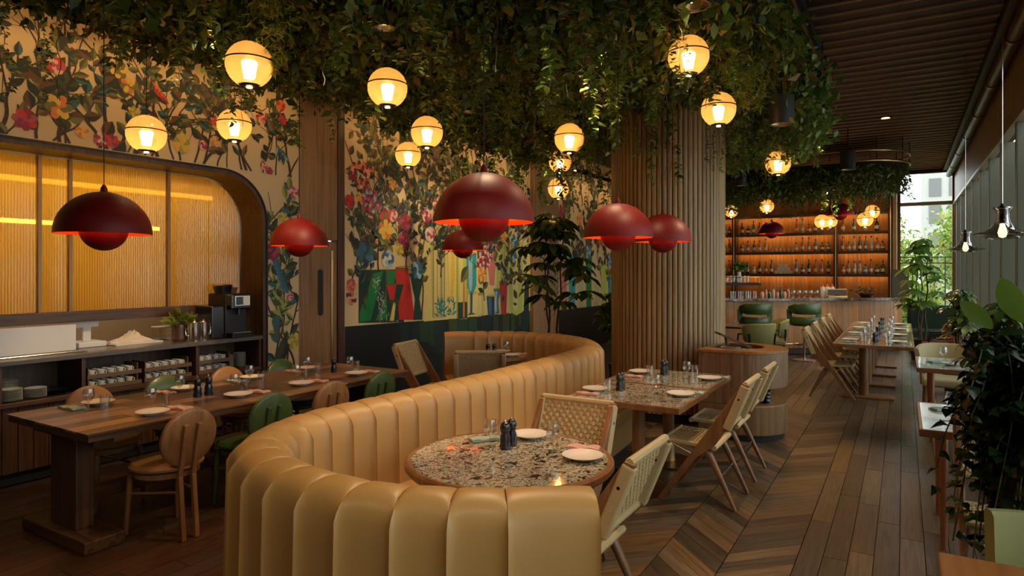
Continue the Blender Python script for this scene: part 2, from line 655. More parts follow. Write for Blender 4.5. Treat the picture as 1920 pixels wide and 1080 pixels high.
lay(-0.54, 1.0, 0.13, 3.0, 17.5, pl_m, (2, 3, 3, 2), lambda x, y: x < 0.128 * y + 0.12 and y < 17)
lay(-1.97, -0.54, 0.13, 8.4, 13.6, pl_m, (0, 1, 3, 4), lambda x, y: True, -0.003)
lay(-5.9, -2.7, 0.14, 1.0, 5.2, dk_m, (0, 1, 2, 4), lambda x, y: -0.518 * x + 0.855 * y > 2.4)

CW, CH = 0.36, 0.15
for mirror in (0, 1):
    pts = [(0.003, 0.002), (CW - 0.003, CW - 0.004), (CW - 0.003, CW + CH - 0.006), (0.003, CH - 0.002)]
    if mirror:
        pts = [(CW - x, y) for x, y in reversed(pts)]
    ang = PI / 4 if not mirror else 3 * PI / 4
    loc = [rotz((x - CW / 2, y - CW / 2 - CH / 2), -ang) for x, y in pts]
    cm = [MB().prism(loc, -0.02, 0.0).mesh('chevron_board', 'chevron%d' % t) for t in range(4)]
    for c in range(6):
        if c % 2 != mirror:
            continue
        x0 = -0.54 - (c + 1) * CW
        for j in range(41):
            y0 = 2.2 + j * CH
            if x0 < -2.2 and y0 < 5.0:
                continue
            obj('chevron_board', cm[rnd.choices(range(4), (4, 4, 3, 2))[0]], floor, (x0 + CW / 2, y0 + CW / 2 + CH / 2, 0), ang)

# ceiling of wide dark boards, each with a paler lip
ceiling = MB().box(-8.6, 1.6, -2.2, 18.4, 4.16, 4.28).build('ceiling', 'black_matt')
tag(ceiling, 'dark slatted timber ceiling with pale board edges', 'ceiling', kind='structure')
cb = MB().box(-2.65, 2.65, -0.117, 0.117, -0.03, 0.0).mesh('ceiling_board', 'ceiling_wood')
cl = MB().box(-2.65, 2.65, 0.1175, 0.127, -0.05, 0.0).mesh('edge_strip', 'ceiling_lip')
for j in range(51):
    y = 4.75 + j * 0.262
    b = obj('ceiling_board', cb, ceiling, (-1.88, y, 4.13))
    obj('edge_strip', cl, b)


def slab_x(mb, out, x0, x1):
    """outline of (y, z) points extruded along x"""
    n = len(out)
    vs = [(x0, y, z) for y, z in out] + [(x1, y, z) for y, z in out]
    fs = [tuple(range(n)), tuple(range(2 * n - 1, n - 1, -1))]
    fs += [(i, n + i, n + (i + 1) % n, (i + 1) % n) for i in range(n)]
    return mb.add(vs, fs)


def arch_pts(y0, y1, z1, r, z0=0.0, n=14):
    """opening from the lower right corner up, round the rounded corner, to the left"""
    pts = [(y1, z0)]
    for k in range(n + 1):
        a = k / n * PI / 2
        pts.append((y1 - r + r * math.cos(a), z1 - r + r * math.sin(a)))
    pts.append((y0, z1))
    return pts


AY0, AY1, AZ, AR = 0.2, 4.66, 2.74, 0.52
w = MB()
arc = arch_pts(AY0, AY1, AZ, AR)
slab_x(w, [(-2.2, 0), (-2.2, 4.16), (AY0, 4.16), (AY0, 0)], -6.2, -6.0)
for (a, b) in zip(arc[:-1], arc[1:]):
    if b[0] < a[0] - 1e-6:
        slab_x(w, [(b[0], b[1]), (b[0], 4.16), (a[0], 4.16), (a[0], a[1])], -6.2, -6.0)
slab_x(w, [(AY1, 0), (AY1, 4.16), (5.12, 4.16), (5.12, 0)], -6.2, -6.0)
slab_x(w, [(5.83, 0), (5.83, 4.16), (10.55, 4.16), (10.55, 0)], -6.2, -6.0)
slab_x(w, [(11.6, 0), (11.6, 4.16), (18.2, 4.16), (18.2, 0)], -6.2, -6.0)
slab_x(w, [(5.12, 2.3), (5.12, 4.16), (5.83, 4.16), (5.83, 2.3)], -6.2, -6.03)
slab_x(w, [(10.55, 0), (10.55, 4.16), (11.6, 4.16), (11.6, 0)], -6.2, -6.03)
wall_left = w.build('wall_left', 'mural_cream')
tag(wall_left, 'cream wall printed with a botanical mural of vines, flowers and coloured glassware', 'wall', kind='structure')

# timber arch framing the kitchen pass
t = MB()
outer = arch_pts(AY0, AY1, AZ, AR)
inner = arch_pts(AY0, AY1 - 0.04, AZ - 0.04, AR - 0.04)
for i in range(len(outer) - 1):
    o0, o1, i0, i1 = outer[i], outer[i + 1], inner[i], inner[i + 1]
    slab_x(t, [o0, o1, i1, i0], -6.42, -5.985)
tr = t.build('trim_1', 'walnut')
tag(tr, 'dark timber arch lining around the kitchen pass', 'arch', kind='structure')
e = MB()
oe = arch_pts(AY0, AY1 + 0.018, AZ + 0.018, AR + 0.018)
for i in range(len(outer) - 1):
    slab_x(e, [oe[i], oe[i + 1], outer[i + 1], outer[i]], -5.999, -5.975)
e.build('edge_bead', 'black_steel', tr)

# kitchen behind the pass
k = MB()
k.box(-8.5, -8.4, 0.0, 5.0, 0, 3.2).box(-8.4, -6.2, 0.0, 0.1, 0, 3.2).box(-8.4, -6.2, 4.9, 5.0, 0, 3.2)
tag(k.build('wall_kitchen', 'plaster'), 'pale kitchen walls seen through the pass', 'wall', kind='structure')
tag(MB().box(-8.5, -6.2, 0, 5.0, 3.0, 3.1).build('ceiling_kitchen', 'plaster'), 'plain pale kitchen ceiling behind the amber glass', 'ceiling', kind='structure')

# reeded amber glass screen above the pass
win = thing('window_1', (0, 0, 0), 'amber reeded glass screen with bronze mullions above the kitchen pass', 'window')
win['kind'] = 'structure'


def reeded(y0, y1, z0, z1, corner=None):
    n = max(6, int((y1 - y0) / 0.0055))
    vs, fs = [], []
    for i in range(n + 1):
        y = y0 + (y1 - y0) * i / n
        x = -6.38 + 0.0035 * math.cos(2 * PI * (y - y0) / 0.022)
        zt = z1
        if corner and y > corner[0]:
            dy = y - corner[0]
            zt = corner[1] + math.sqrt(max(0, corner[2] ** 2 - dy * dy))
        vs += [(x, y, z0), (x, y, zt)]
    for i in range(n):
        fs.append((2 * i, 2 * i + 2, 2 * i + 3, 2 * i + 1))
    return MB().add(vs, fs)


MUL = [1.2, 1.9, 2.64, 2.88, 3.78]
for i, y0 in enumerate(MUL):
    y1 = MUL[i + 1] if i < 4 else AY1 - 0.05
    c = None if i < 4 else (AY1 - 0.05 - 0.46, AZ - 0.05 - 0.46, 0.46)
    reeded(y0, y1, 1.33, AZ - 0.05, c).build('pane', 'reeded_amber', win, smooth=True)
    MB().box(-6.39, -6.345, y0 - 0.014, y0 + 0.014, 1.33, AZ - 0.045).build('mullion', 'bronze', win)
MB().box(-6.41, -6.34, 0.3, AY1 - 0.045, 1.24, 1.34).build('bottom_rail', 'walnut_y', win, bevel=0.004)

# timber door and panel beside the mural strip
door = thing('door_1', (-6.0, 5.12, 0), 'pale oak door with a tall slot pull between the mural walls', 'door')
door['kind'] = 'structure'
MB().box(-0.12, -0.01, 0.01, 0.60, 0.0, 2.06).build('leaf', 'door_oak', door, bevel=0.004)
MB().box(-0.12, -0.004, 0.01, 0.62, 2.075, 4.14).build('overpanel', 'door_oak', door, bevel=0.004)
MB().box(-0.12, 0.012, 0.60, 0.71, 0.0, 4.14).build('jamb', 'walnut', door, bevel=0.004)
sp = [(0.335 + 0.035 * math.cos(a), 1.68 + 0.035 * math.sin(a)) for a in np.linspace(0, PI, 9)] + [(0.335 + 0.035 * math.cos(a), 1.20 + 0.035 * math.sin(a)) for a in np.linspace(PI, 2 * PI, 9)]
slab_x(MB(), sp, -0.012, -0.006).build('slot_pull', 'black_matt', door)
so = [(0.335 + 0.045 * math.cos(a), 1.68 + 0.045 * math.sin(a)) for a in np.linspace(0, PI, 9)] + [(0.335 + 0.045 * math.cos(a), 1.20 + 0.045 * math.sin(a)) for a in np.linspace(PI, 2 * PI, 9)]
slab_x(MB(), so, -0.0115, -0.0085).build('slot_rim', 'bronze', door)
MB().box(-0.012, 0.004, 0.50, 0.535, 0.4, 1.95).build('glint_strip', 'brass', door, bevel=0.006)  # brass strip standing in for a vertical light reflection on the door

# timber pilaster between the two far murals
tag(MB().box(-6.15, -5.93, 10.55, 11.6, 0.0, 4.15).build('trim_2', 'door_oak', bevel=0.01), 'pale timber pilaster behind the leafy tree', 'pilaster', kind='structure')

# window wall on the right: timber fascia, rail and olive fins
wr = MB().box(1.06, 1.14, -2.2, 18.2, 3.27, 4.16)
wr.box(1.0, 1.6, -2.2, -0.2, 0, 3.27).box(1.36, 1.6, -0.2, 18.2, 0, 0.35)
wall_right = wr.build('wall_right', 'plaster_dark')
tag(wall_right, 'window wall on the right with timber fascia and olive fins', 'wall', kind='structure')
for j in range(15):
    y0 = 3.0 + j * 1.0
    MB().box(1.0, 1.055, y0 + 0.004, y0 + 0.996, 3.28, 4.0).build('fascia_panel', 'panel_wood', wall_right, bevel=0.003)
MB().box(0.965, 1.055, 0.0, 18.0, 3.225, 3.275).build('fascia_rail', 'beam_metal', wall_right, bevel=0.004)
MB().box(0.78, 1.055, 0.0, 18.0, 4.02, 4.1).build('soffit', 'walnut_y', wall_right)
fin = MB().box(1.0, 1.42, -0.06, 0.06, 0.0, 3.225).mesh('window_fin', 'fin_olive')
finl = MB().box(0.992, 1.0, -0.055, 0.055, 0.0, 3.22).mesh('fin_edge', 'fin_light')
FY = [0.9 + 1.25 * j for j in range(14)]
for y in FY:
    f = obj('window_fin', fin, wall_right, (0, y, 0))
    obj('fin_edge', finl, f)
for j in range(len(FY)):
    y0 = FY[j] - 1.25 if j == 0 else FY[j - 1]
    wd = thing('window_%d' % (j + 2), (1.42, 0, 0), '%s clear window bay along the olive fins, counted from the viewer' % ('first', 'second', 'third', 'fourth', 'fifth', 'sixth', 'seventh', 'eighth', 'ninth', 'tenth', 'eleventh', 'twelfth', 'thirteenth', 'fourteenth')[j], 'window')
    wd['kind'] = 'structure'
    a, b = y0 + 0.07, FY[j] - 0.07
    MB().box(0.03, 0.036, a + 0.03, b - 0.03, 0.4, 3.2).build('pane', 'pane', wd)
    fr = MB().box(0, 0.06, a, a + 0.035, 0.35, 3.25).box(0, 0.06, b - 0.035, b, 0.35, 3.25).box(0, 0.06, a, b, 0.35, 0.4).box(0, 0.06, a, b, 3.2, 3.25)
    fr.build('frame', 'fin_olive', wd)
# pipe run along the corner of ceiling and fascia
pp = thing('ceiling_pipe', (0.90, 0, 3.93), 'dark round pipe running along the top of the window wall', 'pipe')
MB().tube([(0, 3.0, 0), (0, 18.0, 0)], 0.065, 12).build('pipe_run', 'walnut_y', pp, smooth=True)
for j in range(8):
    MB().tube([(0, 4.2 + j * 1.75, 0), (0, 4.28 + j * 1.75, 0)], 0.075, 12).build('collar', 'bronze', pp, smooth=True)

# end wall with the garden window, and the wall behind the camera
ew = MB().box(-6.2, -0.12, 18.0, 18.2, 0, 4.16).box(1.02, 1.6, 18.0, 18.2, 0, 4.16).box(-0.12, 1.02, 18.0, 18.2, 0, 0.25).box(-0.12, 1.02, 18.0, 18.2, 4.05, 4.16)
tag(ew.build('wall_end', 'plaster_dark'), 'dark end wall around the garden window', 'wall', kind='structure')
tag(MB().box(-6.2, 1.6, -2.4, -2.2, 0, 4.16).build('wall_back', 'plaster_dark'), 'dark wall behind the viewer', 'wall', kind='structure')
ewn = thing('window_20', (0, 18.0, 0), 'tall garden window with bronze transom at the end of the aisle', 'window')
ewn['kind'] = 'structure'
fr = MB().box(-0.12, -0.06, -0.03, 0.06, 0.25, 4.05).box(0.96, 1.02, -0.03, 0.06, 0.25, 4.05).box(-0.12, 1.02, -0.03, 0.06, 0.25, 0.31).box(-0.12, 1.02, -0.03, 0.06, 3.99, 4.05)
fr.build('frame', 'bronze', ewn)
MB().box(-0.06, 0.96, -0.05, 0.06, 3.24, 3.32).build('transom', 'beam_metal', ewn)
MB().box(-0.06, 0.96, 0.02, 0.028, 0.31, 3.24).build('pane', 'pane', ewn)
MB().box(-0.06, 0.96, 0.02, 0.028, 3.32, 3.99).build('pane', 'pane', ewn)

# fluted oak column
CX, CY, CR = -2.45, 7.67, 0.67
col = thing('column', (CX, CY, 0), 'round structural column clad in vertical oak slats beside the bar aisle', 'column')
col['kind'] = 'structure'
MB().lathe([(CR - 0.03, 0.0), (CR - 0.03, 4.14)], 48).build('core', 'walnut', col, smooth=True)
MB().lathe([(CR - 0.01, 0.0), (CR - 0.01, 0.09), (CR - 0.03, 0.09)], 48).build('plinth', 'black_matt', col)
NS = 72
sm = MB()
sw = 2 * PI * CR / NS
prof = [(-0.5 * sw * 0.82, -0.03), (-0.5 * sw * 0.82, -0.008), (-0.3 * sw * 0.82, 0.0), (0.3 * sw * 0.82, 0.0), (0.5 * sw * 0.82, -0.008), (0.5 * sw * 0.82, -0.03)]
sm.add([(CR + r, y, z) for z in (0.1, 4.13) for y, r in prof], [(i, i + 1, i + 7, i + 6) for i in range(5)])
slat = sm.mesh('slat', 'slat_oak', True)
for i in range(NS):
    obj('slat', slat, col, (0, 0, 0), 2 * PI * i / NS)

# ================================================================ printed murals (flat print on the left wall)
INK = {
    'stem': (0.045, 0.022, 0.012), 'leaf_dark': (0.016, 0.022, 0.012), 'leaf_mid': (0.045, 0.065, 0.018), 'leaf_olive': (0.16, 0.15, 0.035),
    'leaf_lime': (0.30, 0.34, 0.06), 'leaf_teal': (0.03, 0.12, 0.12), 'leaf_brown': (0.12, 0.055, 0.022), 'pink': (0.42, 0.07, 0.11),
    'rose': (0.28, 0.02, 0.05), 'red': (0.55, 0.03, 0.02), 'orange': (0.65, 0.19, 0.05), 'yellow': (0.70, 0.45, 0.06), 'blush': (0.72, 0.42, 0.34),
    'blue': (0.05, 0.14, 0.28), 'sky': (0.30, 0.48, 0.55), 'maroon': (0.16, 0.02, 0.03), 'white': (0.66, 0.60, 0.46),
    'glass_green': (0.01, 0.20, 0.05), 'glass_deep': (0.008, 0.045, 0.028), 'glass_lime': (0.46, 0.52, 0.09), 'glass_teal': (0.02, 0.32, 0.32),
    'glass_red': (0.52, 0.02, 0.02), 'glass_yellow': (0.70, 0.47, 0.05), 'glass_pink': (0.58, 0.18, 0.14), 'glass_pale': (0.52, 0.46, 0.18),
    'glass_navy': (0.02, 0.05, 0.09), 'pale_yellow': (0.68, 0.58, 0.20), 'line': (0.12, 0.10, 0.03), 'dark_base': (0.004, 0.008, 0.007),
    'refl_green': (0.012, 0.05, 0.018), 'refl_teal': (0.006, 0.024, 0.02), 'refl_olive': (0.04, 0.06, 0.012), 'refl_grey': (0.010, 0.016, 0.016),
}
for k_, c_ in INK.items():
    mat('ink_' + k_, c_, 0.55, vary=0.14, bscale=26)
INK_L = list(INK)
X0 = -5.9985


class Mural:
    def __init__(s, y0, y1, z0, z1):
        s.b = (y0, y1, z0, z1)
        s.v, s.f, s.m, s.k = [], [], [], 0

    def poly(s, pts, ink, layer):
        s.k += 1
        x = X0 + layer * 0.0011 + (s.k % 97) * 0.000009
        y0, y1, z0, z1 = s.b
        o = len(s.v)
        s.v += [(x, min(max(p[0], y0), y1), min(max(p[1], z0), z1)) for p in pts]
        s.f.append(tuple(range(o, o + len(pts))))
        s.m.append(INK_L.index(ink))

    def inside(s, y, z, m=0.0):
        return s.b[0] + m < y < s.b[1] - m and s.b[2] + m < z < s.b[3] - m

    def ribbon(s, pts, w0, w1, ink='stem', layer=1):
        n = len(pts)
        for i in range(n - 1):
            a, b = pts[i], pts[i + 1]
            if not (s.inside(*a) or s.inside(*b)):
                continue
            d = Vector((b[0] - a[0], b[1] - a[1]))
            if d.length < 1e-6:
                continue
            nn = Vector((-d.y, d.x)).normalized()
            wa = w0 + (w1 - w0) * i / (n - 1)
            wb_ = w0 + (w1 - w0) * (i + 1) / (n - 1)
            s.poly([(a[0] + nn.x * wa, a[1] + nn.y * wa), (b[0] + nn.x * wb_, b[1] + nn.y * wb_), (b[0] - nn.x * wb_, b[1] - nn.y * wb_), (a[0] - nn.x * wa, a[1] - nn.y * wa)], ink, layer)

    def leaf(s, y, z, a, l, w=0.5, inks=('leaf_dark', 'leaf_mid'), layer=2, jag=False):
        if not s.inside(y + math.cos(a) * l * 0.5, z + math.sin(a) * l * 0.5, 0.0):
            return
        c, sn = math.cos(a), math.sin(a)
        prof = [(0, 0), (0.18, 0.3), (0.38, 0.48), (0.58, 0.45), (0.8, 0.24), (1, 0)]
        if jag:
            q = []
            for i, (t_, h_) in enumerate(prof):
                q.append((t_, h_))
                if 0 < i < 5:
                    q.append((t_ + 0.03, h_ * 0.72))
            prof = q
        for sg, ink in ((1, inks[0]), (-1, inks[1])):
            pts = [(y + c * t_ * l - sn * sg * h_ * w * l, z + sn * t_ * l + c * sg * h_ * w * l) for t_, h_ in prof]
            s.poly(pts, ink, layer)

    def flower(s, y, z, r, inks, petals=6, layer=3, rings=2, aspect=0.55):
        a0 = rnd.random() * 6
        for g in range(rings):
            rr = r * (1 - 0.38 * g)
            for i in range(petals):
                a = a0 + g * 0.5 + 2 * PI * i / petals
                pts = []
                for t_, h_ in ((0, 0.1), (0.35, 0.75), (0.75, 1.0), (1.0, 0.55), (1.02, 0), (1.0, -0.55), (0.75, -1.0), (0.35, -0.75), (0, -0.1)):
                    tt, hh = t_ * rr, h_ * rr * aspect * (1.6 if petals < 6 else 1.0) * 0.6
                    pts.append((y + math.cos(a) * tt - math.sin(a) * hh, z + math.sin(a) * tt + math.cos(a) * hh))
                s.poly(pts, inks[(i + g) % len(inks)], layer + 0.3 * g)
        s.poly([(y + r * 0.16 * math.cos(q), z + r * 0.16 * math.sin(q)) for q in np.linspace(0, 2 * PI, 8)[:-1]], inks[-1], layer + 0.8)

    def cluster(s, y, z, r, inks, n=14):
        for i in range(n):
            a, q = rnd.random() * 2 * PI, r * math.sqrt(rnd.random())
            s.flower(y + q * math.cos(a), z + q * math.sin(a), r * 0.36, inks, 5, 3, 1)

    def vine(s, y, z, a, l, w, leaf=0.16, sub=2, bend=0.5, palette=None):
        pal = palette or [('leaf_dark', 'leaf_mid'), ('leaf_dark', 'leaf_dark'), ('leaf_mid', 'leaf_olive'), ('leaf_olive', 'leaf_brown'), ('leaf_dark', 'leaf_teal'), ('leaf_brown', 'leaf_dark')]
        pts = [(y, z)]
        st = 0.05
        n = max(3, int(l / st))
        aa = a
        for i in range(n):
            aa += rnd.uniform(-bend, bend) * 0.5 + (a - aa) * 0.15
            y, z = y + math.cos(aa) * st, z + math.sin(aa) * st
            pts.append((y, z))
            if i > 1 and rnd.random() < 0.42:
                sg = rnd.choice((-1, 1))
                s.leaf(y, z, aa + sg * rnd.uniform(0.5, 1.3), leaf * rnd.uniform(0.6, 1.25), rnd.uniform(0.45, 0.75), rnd.choice(pal), 2, rnd.random() < 0.3)
            if sub and i > 2 and rnd.random() < 0.13:
                s.vine(y, z, aa + rnd.choice((-1, 1)) * rnd.uniform(0.5, 1.0), l * rnd.uniform(0.3, 0.55), w * 0.6, leaf * 0.9, sub - 1, bend, palette)
        s.ribbon(pts, w, w * 0.4)
        s.leaf(y, z, aa, leaf, 0.5, rnd.choice(pal), 2)

    def build(s, name, label):
        me = bpy.data.meshes.new(name)
        me.from_pydata(s.v, [], s.f)
        for k_ in INK_L:
            me.materials.append(MATS['ink_' + k_])
        me.polygons.foreach_set('material_index', s.m)
        me.update()
        o = obj(name, me, wall_left)
        o['label'] = label
        return o


# above the arch, down the strip to the door
mu = Mural(1.5, 5.115, 2.77, 4.0)
for y in np.arange(1.6, 5.1, 0.10):
    mu.vine(y + rnd.uniform(-0.1, 0.1), 2.77, rnd.uniform(1.0, 2.1), rnd.uniform(0.6, 1.3), rnd.uniform(0.006, 0.018), 0.125, 2)
for (y, z, r, inks, n) in [
        (2.61, 3.40, 0.09, ('red', 'blush', 'pink'), 5), (2.39, 2.91, 0.11, ('rose', 'red', 'pink'), 7), (2.63, 3.06, 0.13, ('yellow', 'leaf_olive', 'orange'), 6),
        (2.81, 2.89, 0.07, ('blush', 'orange', 'yellow'), 8), (2.96, 2.85, 0.08, ('rose', 'pink', 'white'), 8), (3.05, 2.85, 0.08, ('rose', 'red', 'pink'), 8),
        (3.11, 3.50, 0.10, ('yellow', 'leaf_olive'), 7), (3.19, 3.38, 0.09, ('yellow', 'orange', 'leaf_olive'), 7), (3.24, 3.15, 0.07, ('yellow', 'leaf_lime'), 6),
        (3.70, 2.93, 0.11, ('yellow', 'leaf_lime', 'yellow'), 9), (3.92, 2.96, 0.06, ('pink', 'blush', 'rose'), 5), (4.05, 3.02, 0.07, ('orange', 'blush', 'yellow'), 6),
        (4.04, 3.22, 0.06, ('orange', 'red'), 6), (4.61, 3.38, 0.09, ('orange', 'red', 'blush'), 6), (4.86, 3.56, 0.08, ('red', 'orange'), 5),
        (4.89, 3.41, 0.08, ('rose', 'red', 'pink'), 6), (4.64, 2.86, 0.06, ('pink', 'blush'), 5), (4.71, 2.80, 0.06, ('pink', 'rose'), 5)]:
    mu.flower(y, z, r * 0.8, inks, n)
for i in range(9):     # orange songbird and a teal one, as feather strokes
    mu.leaf(3.40 + 0.012 * i, 3.47 - 0.014 * i, -0.9 + rnd.uniform(-0.5, 0.5), 0.10, 0.45, ('orange', 'red') if i % 2 else ('red', 'maroon'), 3)
    mu.leaf(4.80 + 0.012 * i, 3.12 - 0.012 * i, -1.3 + rnd.uniform(-0.6, 0.6), 0.13, 0.4, ('leaf_teal', 'sky') if i % 2 else ('leaf_teal', 'glass_navy'), 3)
for i in range(26):
    mu.leaf(rnd.uniform(1.7, 5.0), rnd.uniform(2.8, 3.6), rnd.uniform(0, 6.28), rnd.uniform(0.15, 0.24), 0.6, rnd.choice((('leaf_dark', 'leaf_brown'), ('leaf_dark', 'leaf_mid'), ('leaf_olive', 'leaf_dark'))), 1.6, rnd.random() < 0.5)
mu.build('mural_print', 'vines, flowers and birds printed above the kitchen arch')

ms = Mural(4.685, 5.115, 0.0, 2.77)
for y, z, a, l in ((4.75, 0.5, 1.5, 1.6), (4.9, 0.4, 1.45, 2.3), (5.05, 0.6, 1.65, 1.8), (4.8, 1.5, 1.4, 1.2), (5.0, 1.3, 1.6, 1.4)):
    ms.vine(y, z, a, l, 0.014, 0.17, 1, 0.4, [('leaf_mid', 'leaf_lime'), ('leaf_dark', 'leaf_mid'), ('leaf_lime', 'leaf_olive'), ('leaf_teal', 'leaf_dark')])
for (y, z, r, inks, n) in [(4.75, 1.91, 0.10, ('rose', 'pink', 'maroon'), 7), (5.06, 0.89, 0.10, ('yellow', 'leaf_lime'), 7), (5.05, 2.61, 0.08, ('pink', 'blush'), 6), (5.0, 1.41, 0.05, ('pink', 'blush'), 5), (4.9, 2.3, 0.07, ('leaf_lime', 'yellow'), 6)]:
    ms.flower(y, z, r, inks, n)
for i in range(8):
    ms.leaf(4.80 + 0.01 * i, 1.86 - 0.045 * i, -1.6 + 0.12 * i, 0.15, 0.6, ('leaf_teal', 'blue'), 3)
    ms.leaf(4.74 + 0.012 * i, 1.12 - 0.03 * i, 0.6 + 0.15 * i, 0.14, 0.6, ('leaf_teal', 'leaf_brown'), 3)
    ms.leaf(4.76 + 0.02 * i, 0.62 + 0.02 * i, 0.7 + 0.1 * i, 0.22, 0.7, ('leaf_mid', 'leaf_dark'), 2)
ms.build('mural_print', 'narrow strip of printed vines and roses between arch and door')

# the still life of glass vessels with flowers
mg = Mural(5.84, 10.54, 0.0, 4.0)
mg.poly([(5.84, 0), (10.54, 0), (10.54, 0.93), (8.2, 0.96), (5.84, 1.0)], 'dark_base', 0)
y = 6.9
while y < 10.5:
    wd_ = rnd.uniform(0.08, 0.26)
    z0 = rnd.uniform(0.45, 0.75)
    mg.poly([(y, z0), (y + wd_, z0 - 0.02), (y + wd_, 0.95), (y, 0.96)], rnd.choice(('refl_green', 'refl_teal', 'refl_olive', 'refl_grey', 'refl_green')), 0.3)
    y += wd_ * rnd.uniform(0.8, 1.6)
mg.poly([(7.4, 0.96), (10.54, 0.93), (10.54, 2.3), (9.0, 2.5), (7.4, 2.2)], 'pale_yellow', 0)
VES = [
    ('glass_deep', [(6.08, 1.71), (7.02, 1.72), (6.96, 0.98), (6.08, 1.03)]), ('glass_green', [(6.10, 1.15), (6.35, 1.66), (6.54, 1.70), (6.30, 1.05), (6.10, 1.04)]),
    ('glass_green', [(6.40, 1.04), (6.60, 1.40), (6.62, 1.05)]), ('glass_green', [(6.60, 1.70), (6.82, 1.70), (6.72, 1.45), (6.62, 1.5)]),
    ('glass_green', [(6.92, 1.69), (7.09, 1.65), (7.06, 1.2), (6.98, 1.3)]), ('glass_red', [(6.78, 1.74), (7.05, 1.74), (7.20, 1.0), (6.86, 1.02)]),
    ('glass_lime', [(6.66, 1.02), (6.74, 1.28), (6.84, 1.22), (6.84, 1.0)]), ('glass_deep', [(6.72, 1.52), (6.96, 1.51), (6.84, 1.23), (6.86, 1.02), (6.75, 1.0), (6.79, 1.23)]),
    ('glass_red', [(6.60, 1.52), (6.80, 1.51), (6.76, 1.30), (6.67, 1.31)]), ('glass_deep', [(7.08, 1.67), (7.40, 1.64), (7.30, 1.30), (7.37, 0.99), (7.16, 1.0), (7.20, 1.3)]),
    ('glass_yellow', [(7.94, 2.05), (8.16, 2.05), (8.16, 1.58), (8.10, 1.27), (8.02, 1.27), (7.99, 1.58)]), ('glass_pale', [(7.55, 2.1), (7.92, 2.1), (7.90, 0.98), (7.60, 1.0)]),
    ('glass_lime', [(8.20, 2.02), (8.50, 2.03), (8.50, 0.93), (8.24, 0.94)]), ('refl_green', [(8.24, 1.2), (8.5, 1.2), (8.5, 0.94), (8.24, 0.94)]),
    ('orange', [(8.38, 1.73), (8.43, 1.73), (8.43, 0.96), (8.38, 0.96)]), ('glass_teal', [(8.47, 1.97), (8.76, 1.98), (8.76, 1.46), (8.67, 1.33), (8.56, 1.34), (8.49, 1.47)]),
    ('glass_navy', [(8.58, 1.34), (8.65, 1.34), (8.64, 1.02), (8.76, 0.99), (8.50, 0.99), (8.59, 1.03)]), ('glass_pink', [(9.0, 2.25), (9.42, 2.25), (9.36, 1.87), (9.29, 1.45), (9.16, 1.46)]),
    ('glass_lime', [(9.34, 2.2), (9.64, 2.2), (9.58, 1.51), (9.51, 0.94), (9.43, 0.94)]), ('glass_navy', [(9.06, 1.27), (9.31, 1.26), (9.31, 0.93), (9.11, 0.94)]),
    ('blue', [(9.28, 1.38), (9.50, 1.38), (9.43, 1.16), (9.46, 0.96), (9.33, 0.97), (9.38, 1.17)]), ('glass_red', [(9.46, 1.51), (9.73, 1.51), (9.69, 0.93), (9.53, 0.94)]),
    ('glass_lime', [(9.93, 2.2), (10.17, 2.2), (10.30, 1.58), (10.25, 0.95), (10.04, 0.89), (9.82, 0.97), (9.76, 1.59)]), ('glass_pale', [(8.82, 1.32), (8.98, 1.32), (8.99, 0.97), (8.80, 0.94)]),
    ('refl_teal', [(10.34, 1.5), (10.5, 1.5), (10.5, 0.92), (10.3, 0.92)]),
]
for ink, P in VES:
    mg.poly(P, ink, 0.9)
    lite = {'glass_lime': 'pale_yellow', 'glass_teal': 'sky', 'glass_red': 'red', 'glass_yellow': 'pale_yellow', 'glass_navy': 'blue', 'glass_pink': 'blush', 'glass_pale': 'pale_yellow', 'blue': 'sky'}.get(ink)
    if lite:
        cy_, cz_ = sum(p[0] for p in P) / len(P), sum(p[1] for p in P) / len(P)
        mg.poly([(cy_ + (p[0] - cy_) * 0.38 - 0.03, cz_ + (p[1] - cz_) * 0.86) for p in P], lite, 1.0)
        zt = max(p[1] for p in P)
        ya, yb = min(p[0] for p in P), max(p[0] for p in P)
        mg.ribbon([((ya + yb) / 2 + (yb - ya) / 2 * math.cos(q), zt + 0.022 * math.sin(q)) for q in np.linspace(0, 2 * PI, 17)], 0.004, 0.004, 'line', 1.1)
    mg.ribbon(P[:2], 0.006, 0.006, 'line', 1)
for y, z0, z1 in ((7.62, 1.0, 2.1), (7.72, 1.0, 2.1), (7.82, 1.0, 2.1), (7.9, 1.0, 2.0), (8.22, 0.95, 2.0), (8.5, 0.95, 2.0), (6.6, 1.0, 1.72), (9.05, 1.5, 2.2), (9.64, 1.5, 2.2)):
    mg.ribbon([(y, z0), (y, z1)], 0.006, 0.006, 'line', 1)
for i in range(46):   # white coral lattice and teal herb in the vessels
    t_ = rnd.random()
    mg.leaf(6.36 + 0.2 * t_ + rnd.uniform(-0.07, 0.07), 1.62 - 0.55 * t_, rnd.uniform(-2, 1), 0.07, 0.14, ('sky', 'white'), 1.6)
    mg.leaf(rnd.uniform(7.68, 8.15), rnd.uniform(1.0, 1.22), rnd.uniform(0, PI), 0.13, 0.2, ('leaf_teal', 'glass_teal'), 1.6)
